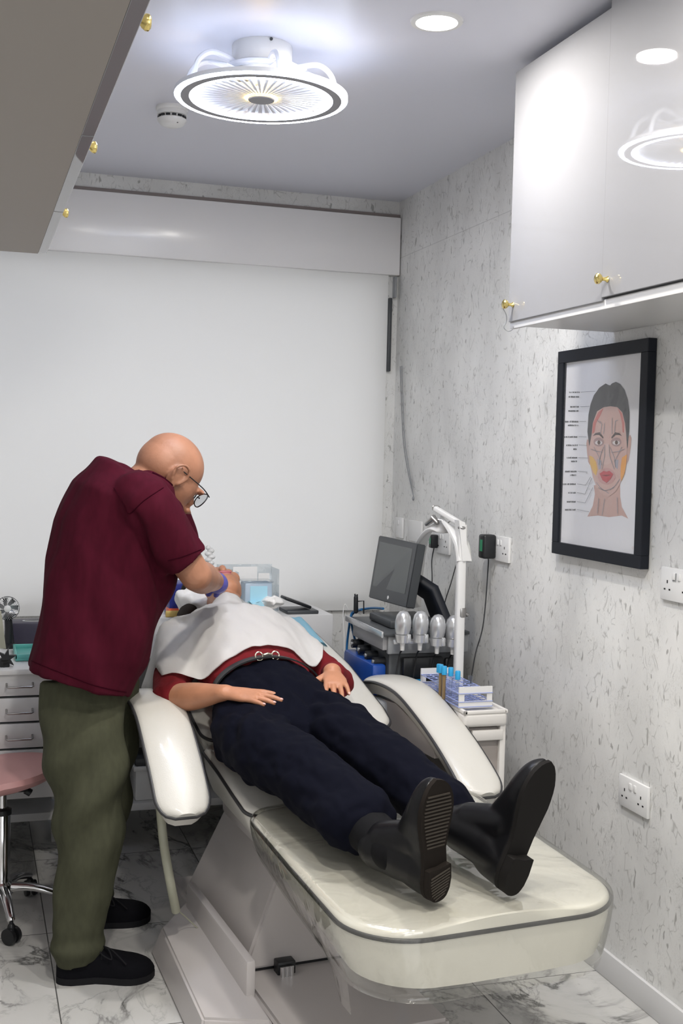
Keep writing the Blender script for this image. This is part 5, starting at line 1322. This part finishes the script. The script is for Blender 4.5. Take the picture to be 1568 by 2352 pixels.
for nm, pp in (('shoulder_seam', [(262, 1120), (285, 1160), (297, 1180), (330, 1150), (375, 1120)]), ('sleeve_hem_seam', [(385, 1288), (420, 1278), (462, 1262)]), ('hem_seam', [(72, 1518), (140, 1545), (220, 1575), (290, 1590)])):
    q = onsurf(pp)
    if len(q) > 3:
        bb = NB(); tube(bb, q, .0014, 5); obj(nm, bb, 'seam', man, world=True)
tube(b, onsurf([(350, 1086), (378, 1100), (402, 1122), (420, 1150), (428, 1170)]) or [c0, c1], .003, 6); obj('collar_seam', b, 'seam', man, world=True)
# trousers
def tr2(co, n):
    a = .012*noise.noise(V(co.x*10, co.y*10, co.z*4))+.006*noise.noise(V(co.x*24, co.y*20, co.z*9))
    a += .010*math.sin((co.z*1.0-co.x*.9)*34+co.y*8)*math.exp(-((co.z-.50)/.20)**2)
    a += .005*math.sin(co.z*85)*math.exp(-((co.z-.09)/.05)**2)
    return co+n*a
b = NB()
rowsR = [(92, 290, 1560, 3.36), (96, 292, 1640, 3.34), (104, 290, 1720, 3.30), (116, 288, 1800, 3.28), (124, 282, 1880, 3.27), (128, 272, 1960, 3.26), (126, 256, 2040, 3.25), (122, 243, 2110, 3.25), (122, 240, 2170, 3.24), (130, 238, 2200, 3.24)]
P1, R1 = [], []
for i, (x1, x2, y, Y) in enumerate(rowsR):
    p, hw = mid(x1, x2, y, Y); P1.append(p); R1.append((hw, min(.105, hw*.95)))
limb(b, *resmooth(P1, R1, 3), V(0, 1, 0), 28, cap='flat', power=2.2)
rowsL = [(120, 318, 1560, 3.44), (130, 318, 1640, 3.46), (150, 312, 1720, 3.50), (160, 302, 1800, 3.54), (165, 290, 1880, 3.56), (168, 276, 1960, 3.58), (175, 262, 2030, 3.60), (178, 258, 2092, 3.61)]
P1, R1 = [], []
for i, (x1, x2, y, Y) in enumerate(rowsL):
    p, hw = mid(x1, x2, y, Y); P1.append(p); R1.append((hw, min(.10, hw*.95)))
limb(b, *resmooth(P1, R1, 3), V(0, 1, 0), 28, cap='flat', power=2.2)
organic('trousers', b, 'khaki', man, .006, 4, fn=tr2)
def walkshoe(heel, toe):
    o = shoe('shoe', man, heel, toe, V(0, 0, 1), 'shoe', 'shoesole', heelh=0, sole_t=.018, low=True, mirror=1, wid=1.12)
    f = (toe-heel).normalized(); s = f.cross(V(0, 0, 1)); L = (toe-heel).length
    bb = NB()
    for k in range(4):
        l = .46+.065*k; h = .082-.045*(l-.4)/.3+.004
        a, c = heel+f*L*l+s*.022+V(0, 0, h), heel+f*L*(l+.03)-s*.022+V(0, 0, h)
        tube(bb, catmull([a-V(0, 0, .012)+s*.006, a, c, c-V(0, 0, .012)-s*.006], 4), .0022, 6)
    p = heel+f*L*.45+V(0, 0, .092)
    tube(bb, catmull([p, p+s*.03+V(0, 0, .004)+f*.02, p+s*.045-V(0, 0, .02)+f*.03, p+s*.03-V(0, 0, .008), p], 5), .002, 6)
    tube(bb, catmull([p, p+s*.03+f*.03, p+s*.048+f*.07-V(0, 0, .035)], 5), .002, 6)
    obj('laces', bb, 'shoesole', o, world=True); return o
hA, tA = atz(120, 2212, 0), atz(352, 2232, 0)
walkshoe(V(hA.x+.002, 3.235, 0), V(tA.x, 3.195, 0))
tB = atz(346, 2098, 0)
walkshoe(V(tB.x-.285, 3.58, 0), V(tB.x-.005, 3.60, 0))
